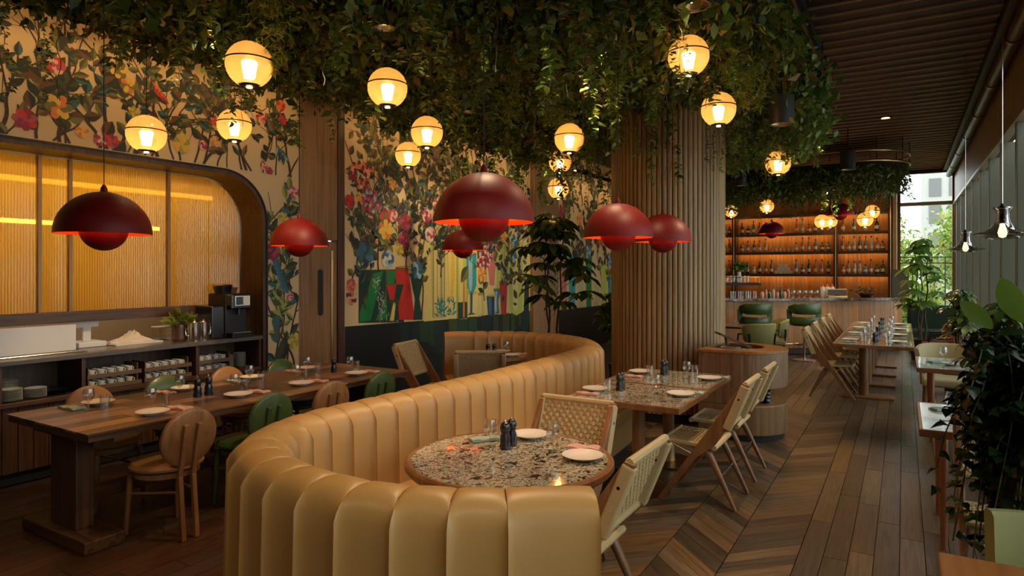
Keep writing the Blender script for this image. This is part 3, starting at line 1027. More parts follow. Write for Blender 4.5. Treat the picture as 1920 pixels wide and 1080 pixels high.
for y, z, a, l in ((6.45, 1.7, 1.6, 1.6), (6.2, 1.2, 1.9, 1.3), (7.0, 1.7, 1.5, 1.9), (7.35, 1.0, 1.55, 2.4), (7.8, 1.6, 1.5, 1.8), (8.3, 1.9, 1.6, 1.3), (9.0, 1.2, 1.6, 1.5), (9.55, 1.0, 1.45, 1.9), (10.1, 0.95, 1.6, 2.2), (5.95, 1.5, 1.4, 1.6), (8.0, 2.4, 1.6, 1.2), (9.2, 2.3, 1.6, 1.0), (6.6, 2.6, 1.6, 0.9), (6.1, 2.5, 1.6, 0.9), (7.2, 2.7, 1.6, 0.9), (8.6, 2.6, 1.6, 0.9), (9.8, 2.7, 1.6, 0.9)):
    mg.vine(y, z, a, l, 0.014, 0.17, 2, 0.45)
    mg.vine(y + rnd.uniform(-0.3, 0.3), z + 0.4, a + rnd.uniform(-0.4, 0.4), l * 0.7, 0.010, 0.14, 2, 0.5)
for (y, z, r, inks, n) in [
        (6.99, 2.39, 0.15, ('rose', 'pink', 'rose'), 8), (6.96, 2.13, 0.15, ('pink', 'rose', 'maroon'), 8), (6.59, 2.26, 0.17, ('yellow', 'orange', 'yellow'), 7),
        (6.58, 2.43, 0.13, ('rose', 'red', 'leaf_olive'), 5), (6.74, 2.46, 0.11, ('pink', 'blush'), 5), (6.63, 1.86, 0.15, ('sky', 'blue', 'white'), 5),
        (7.26, 1.72, 0.17, ('leaf_teal', 'blue', 'sky'), 7), (6.88, 2.02, 0.12, ('yellow', 'leaf_lime'), 6), (6.2, 1.93, 0.2, ('blue', 'leaf_teal', 'glass_navy'), 7),
        (5.92, 2.58, 0.11, ('red', 'rose'), 5), (6.72, 2.89, 0.1, ('orange', 'yellow'), 6), (6.1, 2.65, 0.09, ('orange', 'yellow'), 6), (7.47, 2.51, 0.13, ('pink', 'blush', 'rose'), 5),
        (7.54, 2.24, 0.14, ('blush', 'white', 'pink'), 5), (5.97, 2.91, 0.1, ('maroon', 'rose'), 6), (5.95, 1.52, 0.1, ('pink', 'orange'), 5), (5.95, 1.36, 0.12, ('orange', 'maroon', 'blush'), 6),
        (8.92, 1.64, 0.15, ('yellow', 'orange'), 8), (9.98, 2.25, 0.15, ('blue', 'leaf_teal', 'sky'), 6), (9.93, 2.0, 0.15, ('blue', 'sky', 'leaf_teal'), 6), (9.6, 2.3, 0.13, ('yellow', 'orange'), 6),
        (7.7, 2.7, 0.12, ('blush', 'pink'), 6), (8.3, 2.5, 0.12, ('maroon', 'rose'), 6), (8.9, 2.6, 0.13, ('leaf_teal', 'sky'), 6), (10.3, 2.1, 0.13, ('yellow', 'leaf_olive'), 6)]:
    mg.flower(y, z, r * 0.82, inks, n)
for i in range(40):
    mg.leaf(rnd.uniform(5.9, 10.4), rnd.uniform(1.75, 3.5), rnd.uniform(0, 6.28), rnd.uniform(0.2, 0.34), 0.6, rnd.choice((('leaf_dark', 'leaf_brown'), ('leaf_dark', 'leaf_mid'), ('leaf_olive', 'leaf_mid'), ('leaf_lime', 'leaf_olive'))), 1.6, rnd.random() < 0.5)
mg.cluster(6.3, 2.62, 0.17, ('pink', 'rose', 'maroon', 'sky'))
mg.cluster(8.98, 1.86, 0.2, ('maroon', 'blush', 'rose'))
mg.cluster(6.15, 2.95, 0.18, ('maroon', 'orange', 'blush'), 10)
mg.build('mural_print', 'still life of coloured glass vessels under climbing flowers')

# the stretch beyond the pilaster
mf = Mural(11.62, 18.0, 0.0, 4.0)
mf.poly([(11.62, 0), (18.0, 0), (18.0, 0.9), (11.62, 0.9)], 'dark_base', 0)
for y in np.arange(11.8, 17.8, 0.42):
    h_ = rnd.uniform(0.5, 1.2)
    mf.poly([(y, 0.9), (y + 0.26, 0.9), (y + 0.3, 0.9 + h_), (y - 0.04, 0.9 + h_)], rnd.choice(('glass_lime', 'glass_teal', 'glass_yellow', 'glass_pink', 'glass_green', 'sky', 'glass_pale')), 0.8)
    mf.vine(y, rnd.uniform(1.2, 2.6), 1.6, rnd.uniform(0.9, 1.7), 0.02, 0.24, 1)
    mf.vine(y + 0.2, rnd.uniform(2.2, 3.2), 1.6, rnd.uniform(0.7, 1.1), 0.015, 0.2, 1)
    mf.flower(y + rnd.uniform(-0.1, 0.1), rnd.uniform(1.9, 3.3), 0.15, rnd.choice((('orange', 'red'), ('pink', 'rose'), ('yellow', 'orange'), ('blue', 'sky'))), 6)
mf.build('mural_print', 'mural of flowers and glassware continuing beyond the pilaster')

# ================================================================ channel-tufted banquette (S-shaped)
RIDGE = [(-0.90, 2.02), (-1.06, 1.91), (-1.24, 1.79), (-1.52, 1.675), (-1.76, 1.655), (-2.0, 1.68), (-2.26, 1.76), (-2.47, 1.90), (-2.60, 2.12), (-2.65, 2.40), (-2.64, 2.8),
         (-2.61, 3.5), (-2.595, 4.2), (-2.605, 5.1), (-2.66, 5.75), (-2.78, 6.15), (-3.02, 6.48), (-3.42, 6.73), (-3.82, 6.80), (-4.17, 6.72), (-4.47, 6.53), (-4.77, 6.27)]
rc = catmull([(x, y, 0) for x, y in RIDGE], 16)
ra = [0.0]
for a, b in zip(rc[:-1], rc[1:]):
    ra.append(ra[-1] + (b - a).length)
RL = ra[-1]


def ridge(s):
    s = min(max(s, 0), RL)
    lo, hi = 0, len(ra) - 1
    while hi - lo > 1:
        m = (lo + hi) // 2
        if ra[m] <= s:
            lo = m
        else:
            hi = m
    t = (s - ra[lo]) / max(1e-9, ra[hi] - ra[lo])
    p = rc[lo].lerp(rc[hi], t)
    e = 0.06
    i0, i1 = max(0, lo - 3), min(len(rc) - 1, hi + 3)
    d = (rc[i1] - rc[i0]).normalized()
    return p, Vector((-d.y, d.x, 0))   # point and left-hand normal


# cross-section of the padded back: (offset to the left, height)
def back_profile():
    pts = []
    for z in (0.06, 0.25, 0.45, 0.62, 0.78, 0.87):
        pts.append((0.135 - 0.025 * z, z))
    for a in np.linspace(0.15, 0.85, 7):
        pts.append((0.112 * math.cos(a * PI), 0.87 + 0.095 * math.sin(a * PI)))
    for z in (0.87, 0.78, 0.62, 0.45, 0.25, 0.06):
        pts.append((-(0.135 - 0.025 * z), z))
    return pts


BP = back_profile()
bq = thing('banquette', (0, 0, 0), 'curving tan leather banquette with tall vertical channel tufting', 'banquette')


def channel(s0, s1, puff=0.028, n=12, top_drop=0.0):
    s0, s1 = s0 + 0.0008, s1 - 0.0008
    vs, fs = [], []
    m = len(BP)
    for i in range(n + 1):
        t = i / n
        p, nr = ridge(s0 + (s1 - s0) * t)
        t = 0.5 - 0.5 * math.cos(PI * t)
        p, nr = ridge(s0 + (s1 - s0) * t)
        b = max(0.0, 1 - abs(2 * t - 1) ** 2.6) ** 0.5
        for off, z in BP:
            g = 1 + 0.0
            o_ = off + math.copysign(puff * (b - 1), off) if abs(off) > 0.02 else off
            zz = z + (puff * 0.6 * (b - 1) if z > 0.9 else 0)
            vs.append((p.x + nr.x * o_, p.y + nr.y * o_, zz))
    for i in range(n):
        for j in range(m - 1):
            a = i * m + j
            fs.append((a, a + m, a + m + 1, a + 1))
    fs.append(tuple(range(m)))
    fs.append(tuple(n * m + j for j in range(m - 1, -1, -1)))
    return MB().add(vs, fs)


END = 0.30
FAR_END = 0.36
channel(0.0, END, 0.016, 12).build('end_panel', 'leather_tan', bq, smooth=True)
nch = round((RL - END - FAR_END) / 0.172)
for i in range(nch):
    a = END + (RL - END - FAR_END) * i / nch
    b = END + (RL - END - FAR_END) * (i + 1) / nch
    channel(a, b).build('channel', 'leather_tan', bq, smooth=True)
channel(RL - FAR_END, RL, 0.016, 12).build('end_panel', 'leather_tan', bq, smooth=True)


def ring_slab(s0, s1, o0, o1, z0, z1, n):
    """slab along the ridge between two offsets"""
    vs, fs = [], []
    for i in range(n + 1):
        p, nr = ridge(s0 + (s1 - s0) * i / n)
        for o_, z in ((o0, z0), (o1, z0), (o1, z1), (o0, z1)):
            vs.append((p.x + nr.x * o_, p.y + nr.y * o_, z))
    for i in range(n):
        for j in range(4):
            a, b = i * 4 + j, i * 4 + (j + 1) % 4
            fs.append((a, b, b + 4, a + 4))
    fs += [(3, 2, 1, 0), tuple(n * 4 + j for j in range(4))]
    return MB().add(vs, fs)


# arc length where the run ends and the far booth starts
s_turn = ra[min(range(len(rc)), key=lambda i: (rc[i] - Vector((-2.66, 5.75, 0))).length)]
ring_slab(0.02, s_turn, -0.10, -0.50, 0.34, 0.46, 70).build('seat_cushion', 'leather_tan', bq, smooth=False, bevel=0.02, seg=3)
ring_slab(0.02, s_turn, -0.10, -0.47, 0.10, 0.34, 70).build('seat_base', 'leather_tan', bq)
ring_slab(s_turn + 0.12, RL, 0.10, 0.50, 0.34, 0.46, 40).build('seat_cushion', 'leather_tan', bq, bevel=0.02, seg=3)
ring_slab(s_turn + 0.12, RL, 0.10, 0.47, 0.10, 0.34, 40).build('seat_base', 'leather_tan', bq)
ring_slab(0.02, RL, -0.10, 0.10, 0.0, 0.08, 90).build('plinth', 'black_matt', bq)
ring_slab(0.02, s_turn, -0.10, -0.42, 0.0, 0.10, 60).build('toe_kick', 'black_matt', bq)
ring_slab(s_turn + 0.12, RL, 0.10, 0.42, 0.0, 0.10, 40).build('toe_kick', 'black_matt', bq)

# ================================================================ tables
def round_table(loc, r, label, top='terrazzo', rim='chair_oak', h=0.75):
    t = thing('round_table', loc, label, 'table')
    n = 56
    MB().lathe([(0.0, h - 0.03), (r - 0.028, h - 0.03), (r - 0.028, h), (0.0, h)], n).build('table_top', top, t, smooth=True)
    pr = [(r - 0.03, h + 0.001), (r - 0.012, h + 0.002), (r, h - 0.008), (r + 0.002, h - 0.03), (r - 0.012, h - 0.045), (r - 0.06, h - 0.05), (r - 0.06, h - 0.03)]
    MB().lathe(pr, n).build('rim', rim, t, smooth=True)
    MB().lathe([(0.075, 0.03), (0.06, 0.1), (0.055, h - 0.05), (0.13, h - 0.035), (0.13, h - 0.03)], 20).build('pedestal', rim, t, smooth=True)
    MB().lathe([(0.0, 0.0), (0.25, 0.0), (0.25, 0.012), (0.08, 0.03), (0.0, 0.03)], 32).build('base_plate', 'brass', t, smooth=True)
    return t


round_table((-1.725, 2.82, 0), 0.53, 'round terrazzo table with wood rim inside the curve of the tan banquette')
round_table((-3.95, 6.15, 0), 0.37, 'small round terrazzo table in the far booth before the mural')


def square_table(loc, wx, wy, label, top, rim, leg='pedestal'):
    t = thing('dining_table', loc, label, 'table')
    x, y, h = wx / 2, wy / 2, 0.75
    MB().box(-x + 0.02, x - 0.02, -y + 0.02, y - 0.02, h - 0.03, h).build('table_top', top, t)
    f = MB().box(-x, x, -y, -y + 0.022, h - 0.045, h + 0.001).box(-x, x, y - 0.022, y, h - 0.045, h + 0.001).box(-x, -x + 0.022, -y + 0.022, y - 0.022, h - 0.045, h + 0.001).box(x - 0.022, x, -y + 0.022, y - 0.022, h - 0.045, h + 0.001)
    f.build('rim', rim, t, bevel=0.005)
    if leg == 'pedestal':
        MB().lathe([(0.05, 0.16), (0.05, h - 0.03)], 18).build('post', rim, t, smooth=True)
        MB().lathe([(0.062, 0.02), (0.058, 0.04), (0.056, 0.17), (0.05, 0.17)], 18).build('collar', 'brass', t, smooth=True)
        MB().lathe([(0.0, 0.0), (0.24, 0.0), (0.24, 0.012), (0.06, 0.022), (0, 0.022)], 32).build('base_plate', 'bronze', t, smooth=True)
        MB().box(-0.22, 0.22, -0.03, 0.03, h - 0.045, h - 0.03).box(-0.03, 0.03, -0.22, 0.22, h - 0.046, h - 0.03).build('spider', 'black_steel', t)
    elif leg == 'bar':
        MB().lathe([(0.06, 0.03), (0.06, h - 0.03)], 18, (-0.12, 0, 0)).build('post', rim, t, smooth=True)
        MB().box(-0.36, 0.24, -0.16, 0.16, 0.0, 0.03).build('base_plate', rim, t, bevel=0.006)
    else:
        for sx in (-1, 1):
            for sy in (-1, 1):
                q = MB().tube([(sx * (x - 0.13), sy * (y - 0.15), h - 0.04), (sx * (x - 0.13), sy * (y - 0.15), 0)], [0.024, 0.018], 12)
                q.build('leg', 'copper', t, smooth=True)
    return t


square_table((-1.76, 4.80, 0), 0.88, 0.80, 'near square terrazzo table on a post beside the tan bench', 'terrazzo', 'chair_oak')
square_table((-1.79, 5.64, 0), 0.90, 0.82, 'farther square terrazzo table before the fluted column', 'terrazzo', 'chair_oak')
for i, (y, lb) in enumerate(((9.92, 'nearest'), (11.02, 'second'), (12.12, 'third'), (13.22, 'farthest'))):
    square_table((-0.34, y, 0), 0.92, 1.0, '%s pale terrazzo table in the row of four along the bar aisle' % lb, 'terrazzo', 'chair_oak', 'bar')
square_table((0.52, 5.06, 0), 0.88, 0.96, 'white marble table with copper legs behind the dark trailing plant', 'marble_white', 'copper', 'legs')
square_table((0.55, 7.98, 0), 0.88, 1.0, 'white marble window table farther along the aisle past the plant', 'marble_white', 'copper', 'legs')
tb = thing('wooden_table', (0.52, 2.2, 0), 'reddish wooden table cut off at the lower right corner', 'table')
MB().box(-0.42, 0.42, -0.42, 0.42, 0.71, 0.75).build('table_top', 'orange_oak', tb, bevel=0.006)
MB().box(-0.05, 0.05, -0.05, 0.05, 0.02, 0.71).build('post', 'walnut', tb, bevel=0.005)
MB().box(-0.25, 0.25, -0.25, 0.25, 0.0, 0.02).build('base_plate', 'black_steel', tb)
sm_t = thing('lounge_table', (-2.75, 11.70, 0), 'small dark table among pale green chairs before the bar', 'table')
MB().box(-0.4, 0.4, -0.35, 0.35, 0.715, 0.75).build('table_top', 'walnut_x', sm_t, bevel=0.006)
MB().lathe([(0.04, 0.02), (0.04, 0.715)], 14).build('post', 'black_steel', sm_t, smooth=True)
MB().lathe([(0, 0), (0.22, 0), (0.22, 0.02), (0, 0.02)], 24).build('base_plate', 'black_steel', sm_t)

# long patchwork table at the left, on two trestles
LX0, LX1, LY0, LY1 = -5.09, -4.04, 1.92, 4.76
lt = thing('long_table', (0, 0, 0), 'long dark wooden table with a patchwork plank top at the left', 'table')
MB().box(LX0 + 0.01, LX1 - 0.01, LY0 + 0.01, LY1 - 0.01, 0.70, 0.744).build('top_core', 'walnut_y', lt)
rows = 8
rw = (LX1 - LX0) / rows
for i in range(rows):
    y = LY0
    while y < LY1 - 0.02:
        l = min(rnd.choice((0.25, 0.4, 0.55, 0.7)), LY1 - y)
        if LY1 - y - l < 0.12:
            l = LY1 - y
        MB().box(-rw / 2 + 0.001, rw / 2 - 0.001, -l / 2 + 0.001, l / 2 - 0.001, -0.012, 0.0).build('top_plank', 'table_wood%d' % rnd.choices(range(3), (5, 3, 3))[0], lt).location = (LX0 + rw * (i + 0.5), y + l / 2, 0.75)
        y += l
for yy in (LY0 + 0.16, LY1 - 0.16):
    MB().box(LX0 + 0.14, LX1 - 0.14, yy - 0.06, yy + 0.06, 0.64, 0.70).build('cross_beam', 'walnut_x', lt, bevel=0.005)
    MB().box(LX0 + 0.36, LX1 - 0.36, yy - 0.055, yy + 0.055, 0.08, 0.64).build('leg', 'walnut', lt, bevel=0.008)
    MB().box(LX0 + 0.12, LX1 - 0.12, yy - 0.12, yy + 0.12, 0.0, 0.08).build('foot', 'walnut_x', lt, bevel=0.01)
MB().box(-4.62, -4.52, LY0 + 0.22, LY1 - 0.22, 0.20, 0.28).build('stretcher', 'walnut_y', lt, bevel=0.006)

# ================================================================ chairs
def ribbon_strand(mb, pts, nrm, side, w, th):
    """flat rope strand through points, nrm = face normal, side = width direction"""
    vs, fs = [], []
    for p in pts:
        for a, b in ((-1, -1), (1, -1), (1, 1), (-1, 1)):
            vs.append(p + side * (a * w / 2) + nrm * (b * th / 2))
    for i in range(len(pts) - 1):
        for j in range(4):
            a, b = i * 4 + j, i * 4 + (j + 1) % 4
            fs.append((a, b, b + 4, a + 4))
    mb.add(vs, fs)


def weave(o, e1, e2, n1, n2, amp=0.004):
    """basket weave over the parallelogram o + s e1 + t e2"""
    o, e1, e2 = Vector(o), Vector(e1), Vector(e2)
    d1, d2 = e1.normalized(), e2.normalized()
    nrm = d1.cross(d2).normalized()
    mb = MB()
    w1, w2 = e1.length / n1, e2.length / n2
    for i in range(n1):
        s_ = (i + 0.5) / n1
        pts = [o + e1 * s_ + e2 * (j / n2) + nrm * (amp * (1 if (i + j) % 2 else -1)) for j in range(n2 + 1)]
        ribbon_strand(mb, pts, nrm, d1, w1 * 0.66, 0.006)
    for j in range(n2):
        t_ = (j + 0.5) / n2
        pts = [o + e2 * t_ + e1 * (i / n1) + nrm * (amp * (1 if (i + j) % 2 else -1)) for i in range(n1 + 1)]
        ribbon_strand(mb, pts, nrm, d2, w2 * 0.66, 0.006)
    return mb


def make_woven_chair():
    c = thing('woven_chair', (0, 0, 0), 'x', 'chair')
    out = [(0.292, 0.0), (0.250, 0.0), (0.0, 0.345), (-0.07, 0.40), (-0.14, 0.46), (-0.205, 0.56), (-0.372, 0.90), (-0.325, 0.915)]
    for sy in (-1, 1):
        y0 = sy * 0.235
        n = len(out)
        vs = [(x, y0 - 0.016, z) for x, z in out] + [(x, y0 + 0.016, z) for x, z in out]
        fs = [tuple(range(n)), tuple(range(2 * n - 1, n - 1, -1))] + [(i, n + i, n + (i + 1) % n, (i + 1) % n) for i in range(n)]
        MB().add(vs, fs).build('side_post', 'chair_oak', c, bevel=0.005)
        MB().tube([(-0.005, sy * 0.205, 0.425), (-0.085, sy * 0.205, 0.375), (-0.115, sy * 0.207, 0.32), (-0.27, sy * 0.215, 0.0)], [0.02, 0.026, 0.023, 0.013], 10).build('rear_leg', 'chair_oak', c, smooth=True)
        a, b = Vector((-0.215, y0, 0.575)), Vector((-0.345, y0, 0.895))
        MB().bar(a, b, 0.046, 0.062).build('rope_wrap', 'rope', c, bevel=0.01)
        MB().lathe([(0.0, -0.024), (0.008, -0.024), (0.008, 0.024), (0.0, 0.024)], 10).build('bolt', 'black_steel', c).matrix_local = Matrix.Translation((-0.30, y0, 0.80)) @ Matrix.Rotation(PI / 2, 4, 'X')
    b0, b1 = Vector((-0.205, -0.213, 0.585)), Vector((-0.335, -0.213, 0.895))
    weave(b0, (0, 0.426, 0), b1 - b0, 19, 13).build('woven_back', 'rope', c)
    MB().tube([(-0.34, -0.235, 0.905), (-0.34, 0.235, 0.905)], 0.02, 8).build('top_rail', 'rope', c, smooth=True)
    MB().tube([(-0.205, -0.235, 0.575), (-0.205, 0.235, 0.575)], 0.02, 8).build('lower_rail', 'rope', c, smooth=True)
    weave((-0.12, -0.213, 0.437), (0, 0.426, 0), (0.36, 0, 0.012), 19, 15).build('woven_seat', 'rope', c)
    MB().tube([(0.245, -0.235, 0.442), (0.245, 0.235, 0.442)], 0.02, 8).build('seat_rail', 'rope', c, smooth=True)
    MB().tube([(-0.125, -0.235, 0.43), (-0.125, 0.235, 0.43)], 0.02, 8).build('seat_rail', 'rope', c, smooth=True)
    for sy in (-1, 1):
        MB().bar((-0.125, sy * 0.213, 0.433), (0.245, sy * 0.213, 0.444), 0.036, 0.03).build('seat_side', 'rope', c, bevel=0.008)
    MB().tube([(0.23, -0.235, 0.075), (0.23, 0.235, 0.075)], 0.006, 6).build('stretcher', 'steel', c, smooth=True)
    MB().tube([(-0.16, -0.21, 0.22), (-0.16, 0.21, 0.22)], 0.006, 6).build('stretcher', 'steel', c, smooth=True)
    MB().tube([(0.20, -0.22, 0.43), (0.02, -0.22, 0.36)], 0.004, 6).tube([(0.20, 0.22, 0.43), (0.02, 0.22, 0.36)], 0.004, 6).build('brace', 'steel', c, smooth=True)
    return c


woven = Stamp(make_woven_chair())
WG = 'folding chairs with woven rope seats'
woven((-1.31, 2.77, 0), PI, 'woven rope folding chair in the foreground, right of the round table', WG)
woven((-1.72, 3.27, 0), -PI / 2, 'woven rope folding chair on the far side of the round table', WG)
woven((-1.285, 4.93, 0), PI, 'woven rope folding chair at the near square terrazzo table', WG)
woven((-1.29, 5.68, 0), PI, 'woven rope folding chair at the farther square table by the host stand', WG)
for y, lb in ((9.80, 'nearest in the row of four at the bar aisle tables'), (10.82, 'second in the row of four at the bar aisle tables'), (11.90, 'third in the row of four at the bar aisle tables'), (12.95, 'last in the row of four at the bar aisle tables')):
    woven((-0.82, y, 0), 0.0, 'woven rope folding chair, ' + lb, WG)
woven((-4.36, 5.54, 0), 0.2, 'woven rope folding chair left of the far booth table, before the dark mural base', WG)
woven((-3.72, 5.52, 0), 2.12, 'woven rope folding chair with its back to the long banquette in the far booth', WG)
woven((0.50, 4.16, 0), -PI / 2, 'woven rope chair half hidden behind the dark trailing plant', WG)


def make_disc_chair(leather, shell):
    c = thing('disc_back_chair', (0, 0, 0), 'x', 'chair')
    MB().lathe([(0.0, 0.425), (0.19, 0.425), (0.218, 0.44), (0.222, 0.455), (0.205, 0.478), (0.12, 0.488), (0.0, 0.49)], 32).build('seat', leather, c, smooth=True)
    MB().lathe([(0.0, 0.39), (0.195, 0.39), (0.195, 0.425), (0.0, 0.425)], 28).build('seat_frame', shell, c, smooth=True)
    for sy in (-1, 1):
        MB().tube([(0.155, sy * 0.15, 0.40), (0.175, sy * 0.17, 0.0)], [0.02, 0.014], 10).build('front_leg', shell, c, smooth=True)
        MB().bar((-0.25, sy * 0.045, 0.0), (-0.215, sy * 0.045, 0.40), 0.03, 0.03).bar((-0.215, sy * 0.045, 0.40), (-0.287, sy * 0.045, 0.735), 0.03, 0.024).build('back_post', shell, c, bevel=0.004)
        MB().tube([(0.16, sy * 0.155, 0.26), (-0.21, sy * 0.045, 0.30)], 0.009, 8).build('stretcher', shell, c, smooth=True)
    disc = MB()
    pad = MB()
    n = 32
    M_ = Matrix.Translation((-0.232, 0, 0.645)) @ Matrix.Rotation(PI / 2 - 0.17, 4, 'Y')
    for mb, prof in ((disc, [(0, -0.028), (0.17, -0.028), (0.185, -0.018), (0.185, -0.004), (0, -0.004)]), (pad, [(0.18, -0.004), (0.182, 0.008), (0.165, 0.02), (0.09, 0.026), (0, 0.027)])):
        mb.lathe(prof, n)
        mb.v = [tuple(M_ @ Vector((p[0] * 1.02, p[1], p[2]))) for p in mb.v]
    disc.build('back_shell', shell, c, smooth=True)
    pad.build('back_pad', leather, c, smooth=True)
    return c


wood('olive_shell', (0.035, 0.06, 0.016), (0.06, 0.095, 0.025), (9, 9, 1.5), 0.4)
tan_c = Stamp(make_disc_chair('leather_cognac', 'chair_oak'))
grn_c = Stamp(make_disc_chair('leather_green', 'olive_shell'))
DG = 'disc-backed chairs at the long table'
tan_c((-4.12, 2.44, 0), PI, 'tan disc-backed chair at the near end of the long table', DG)
tan_c((-4.13, 3.64, 0), PI, 'tan disc-backed chair between two green ones, aisle side of long table', DG)
grn_c((-4.12, 3.06, 0), PI, 'green disc-backed chair next to the nearest tan one, aisle side of long table', DG)
grn_c((-4.13, 4.20, 0), PI, 'green disc-backed chair at the far end of the long table, aisle side', DG)
tan_c((-5.02, 2.52, 0), 0.0, 'tan disc-backed chair on the counter side at the near table end', DG)
grn_c((-5.02, 3.10, 0), 0.0, 'green disc-backed chair on the counter side behind the cup trays', DG)
tan_c((-5.02, 3.68, 0), 0.0, 'tan disc-backed chair on the counter side before the stacked side plates', DG)
grn_c((-5.02, 4.28, 0), 0.0, 'green disc-backed chair on the counter side near the printed strip', DG)


def pad_box(x0, x1, y0, y1, z0, z1, name, m, parent, r=0.03):
    return MB().box(x0, x1, y0, y1, z0, z1).build(name, m, parent, bevel=r, seg=4)


def curved_pad(r, a0, a1, z0, z1, th, name, m, parent, cx=0.0, lean=0.0, n=16, round_ends=0.0):
    """upholstered back following an arc (centre cx, 0), opening towards +x"""
    vs, fs = [], []
    sec = [(0, z0 + th * 0.3), (0, z1 - th * 0.3), (-th * 0.25, z1), (-th * 0.75, z1), (-th, z1 - th * 0.3), (-th, z0 + th * 0.3), (-th * 0.75, z0), (-th * 0.25, z0)]
    k_ = len(sec)
    for i in range(n + 1):
        a = a0 + (a1 - a0) * i / n
        sq = 1 - round_ends * abs(2 * i / n - 1) ** 5
        for o_, z in sec:
            rr = r - o_ + lean * (z - z0)
            z = (z0 + z1) / 2 + (z - (z0 + z1) / 2) * sq
            vs.append((cx + rr * math.cos(a), rr * math.sin(a), z))
    for i in range(n):
        for j in range(k_):
            p, q = i * k_ + j, i * k_ + (j + 1) % k_
            fs.append((p, p + k_, q + k_, q))
    fs += [tuple(range(k_)), tuple(n * k_ + j for j in range(k_ - 1, -1, -1))]
    return MB().add(vs, fs).build(name, m, parent, smooth=True)


def make_lounge_chair(fab, legs='black_steel'):
    c = thing('upholstered_chair', (0, 0, 0), 'x', 'chair')
    curved_pad(0.25, PI * 0.62, PI * 1.38, 0.50, 0.84, 0.05, 'backrest', fab, c, 0.02, 0.12, 16, 0.35)
    pad_box(-0.22, 0.24, -0.24, 0.24, 0.38, 0.48, 'seat', fab, c, 0.035)
    for sx in (-1, 1):
        for sy in (-1, 1):
            MB().tube([(sx * 0.19, sy * 0.2, 0.40), (sx * 0.22, sy * 0.225, 0.0)], [0.017, 0.012], 8).build('leg', legs, c, smooth=True)
    for sy in (-1, 1):
        MB().tube([(-0.20, sy * 0.21, 0.40), (-0.215, sy * 0.235, 0.66), (0.10, sy * 0.255, 0.64), (0.17, sy * 0.24, 0.40)], 0.015, 8).build('arm', legs, c, smooth=True)
    return c


sage = Stamp(make_lounge_chair('fabric_sage'))
sage((-2.12, 11.35, 0), 2.3, 'pale green armchair with black arms before the bar stools')
sage((-2.95, 11.15, 0), 1.5, 'pale green armchair nearest the column shelf', scale=0.95)
sage((-2.05, 12.35, 0), 3.5, 'pale green chair behind the small dark table')
near_g = thing('green_chair', (0.55, 2.78, 0), 'sage green chair back at the lower right edge', 'chair', -PI / 2)
curved_pad(0.6, PI * 0.86, PI * 1.14, 0.46, 0.80, 0.06, 'backrest', 'fabric_sage', near_g, 0.35, 0.05)
pad_box(-0.20, 0.22, -0.24, 0.24, 0.38, 0.47, 'seat', 'fabric_sage', near_g, 0.03)
for sx in (-1, 1):
    for sy in (-1, 1):
        MB().tube([(sx * 0.18, sy * 0.2, 0.40), (sx * 0.2, sy * 0.225, 0.0)], [0.017, 0.012], 8).build('leg', 'black_steel', near_g, smooth=True)
for sy in (-1, 1):
    MB().bar((-0.21, sy * 0.2, 0.40), (-0.255, sy * 0.2, 0.62), 0.03, 0.02).build('back_bracket', 'black_steel', near_g)
cream = Stamp(make_lounge_chair('fabric_cream', 'chair_oak'))
cream((0.42, 8.95, 0), -PI / 2, 'cream upholstered chair behind the far white window table')
wine = Stamp(make_lounge_chair('fabric_wine', 'black_steel'))
wine((0.50, 13.1, 0), PI, 'wine red armchair on the window side of the aisle tables')
cog = Stamp(make_lounge_chair('leather_cognac', 'chair_oak'))
cog((0.55, 11.9, 0), PI, 'cognac leather armchair beside the wine red one by the window')
gs = thing('green_sofa', (0.62, 16.6, 0), 'dark green sofa under the garden window', 'sofa', -PI / 2)
pad_box(-0.45, -0.20, -0.55, 0.38, 0.30, 0.95, 'backrest', 'fabric_dark_green', gs, 0.06)
pad_box(-0.25, 0.35, -0.55, 0.38, 0.12, 0.45, 'seat', 'fabric_dark_green', gs, 0.06)
MB().box(-0.4, 0.3, -0.5, 0.33, 0.0, 0.12).build('plinth', 'black_matt', gs)

# bar stools: padded wrap-round back over a padded seat, on a steel post with foot ring
def make_stool():
    c = thing('bar_stool', (0, 0, 0), 'x', 'stool')
    curved_pad(0.26, PI * 0.52, PI * 1.48, 0.88, 1.09, 0.06, 'backrest', 'leather_green', c, 0.04, 0.0, 22, 0.6)
    MB().lathe([(0.0, 0.66), (0.24, 0.66), (0.29, 0.70), (0.295, 0.78), (0.26, 0.83), (0.15, 0.845), (0, 0.85)], 28).build('seat', 'leather_green', c, smooth=True)
    for sy in (-1, 1):
        MB().bar((0.0, sy * 0.29, 0.74), (0.0, sy * 0.31, 0.98), 0.10, 0.03).build('side_strap', 'leather_green', c, bevel=0.01)
    MB().lathe([(0.022, 0.03), (0.022, 0.67)], 12).build('post', 'steel', c, smooth=True)
    MB().lathe([(0, 0), (0.22, 0), (0.22, 0.012), (0.04, 0.035), (0, 0.035)], 28).build('base_plate', 'steel', c, smooth=True)
    ring = [(0.19 * math.cos(a), 0.19 * math.sin(a), 0.30) for a in np.linspace(0, 2 * PI, 21)]
    MB().tube(ring, 0.01, 8, False).build('foot_ring', 'steel', c, smooth=True)
    MB().bar((-0.19, 0, 0.30), (0.19, 0, 0.30), 0.014).build('ring_spoke', 'steel', c)
    return c


stool = Stamp(make_stool())
SG = 'green leather bar stools'
FA = math.radians(128.5)
stool((-1.62, 13.42, 0), FA, 'green leather bar stool nearest the aisle tables', SG)
stool((-2.42, 12.92, 0), FA, 'green leather bar stool second from the aisle tables', SG)
stool((-3.18, 12.45, 0), FA, 'green leather bar stool half hidden by the fluted column', SG)

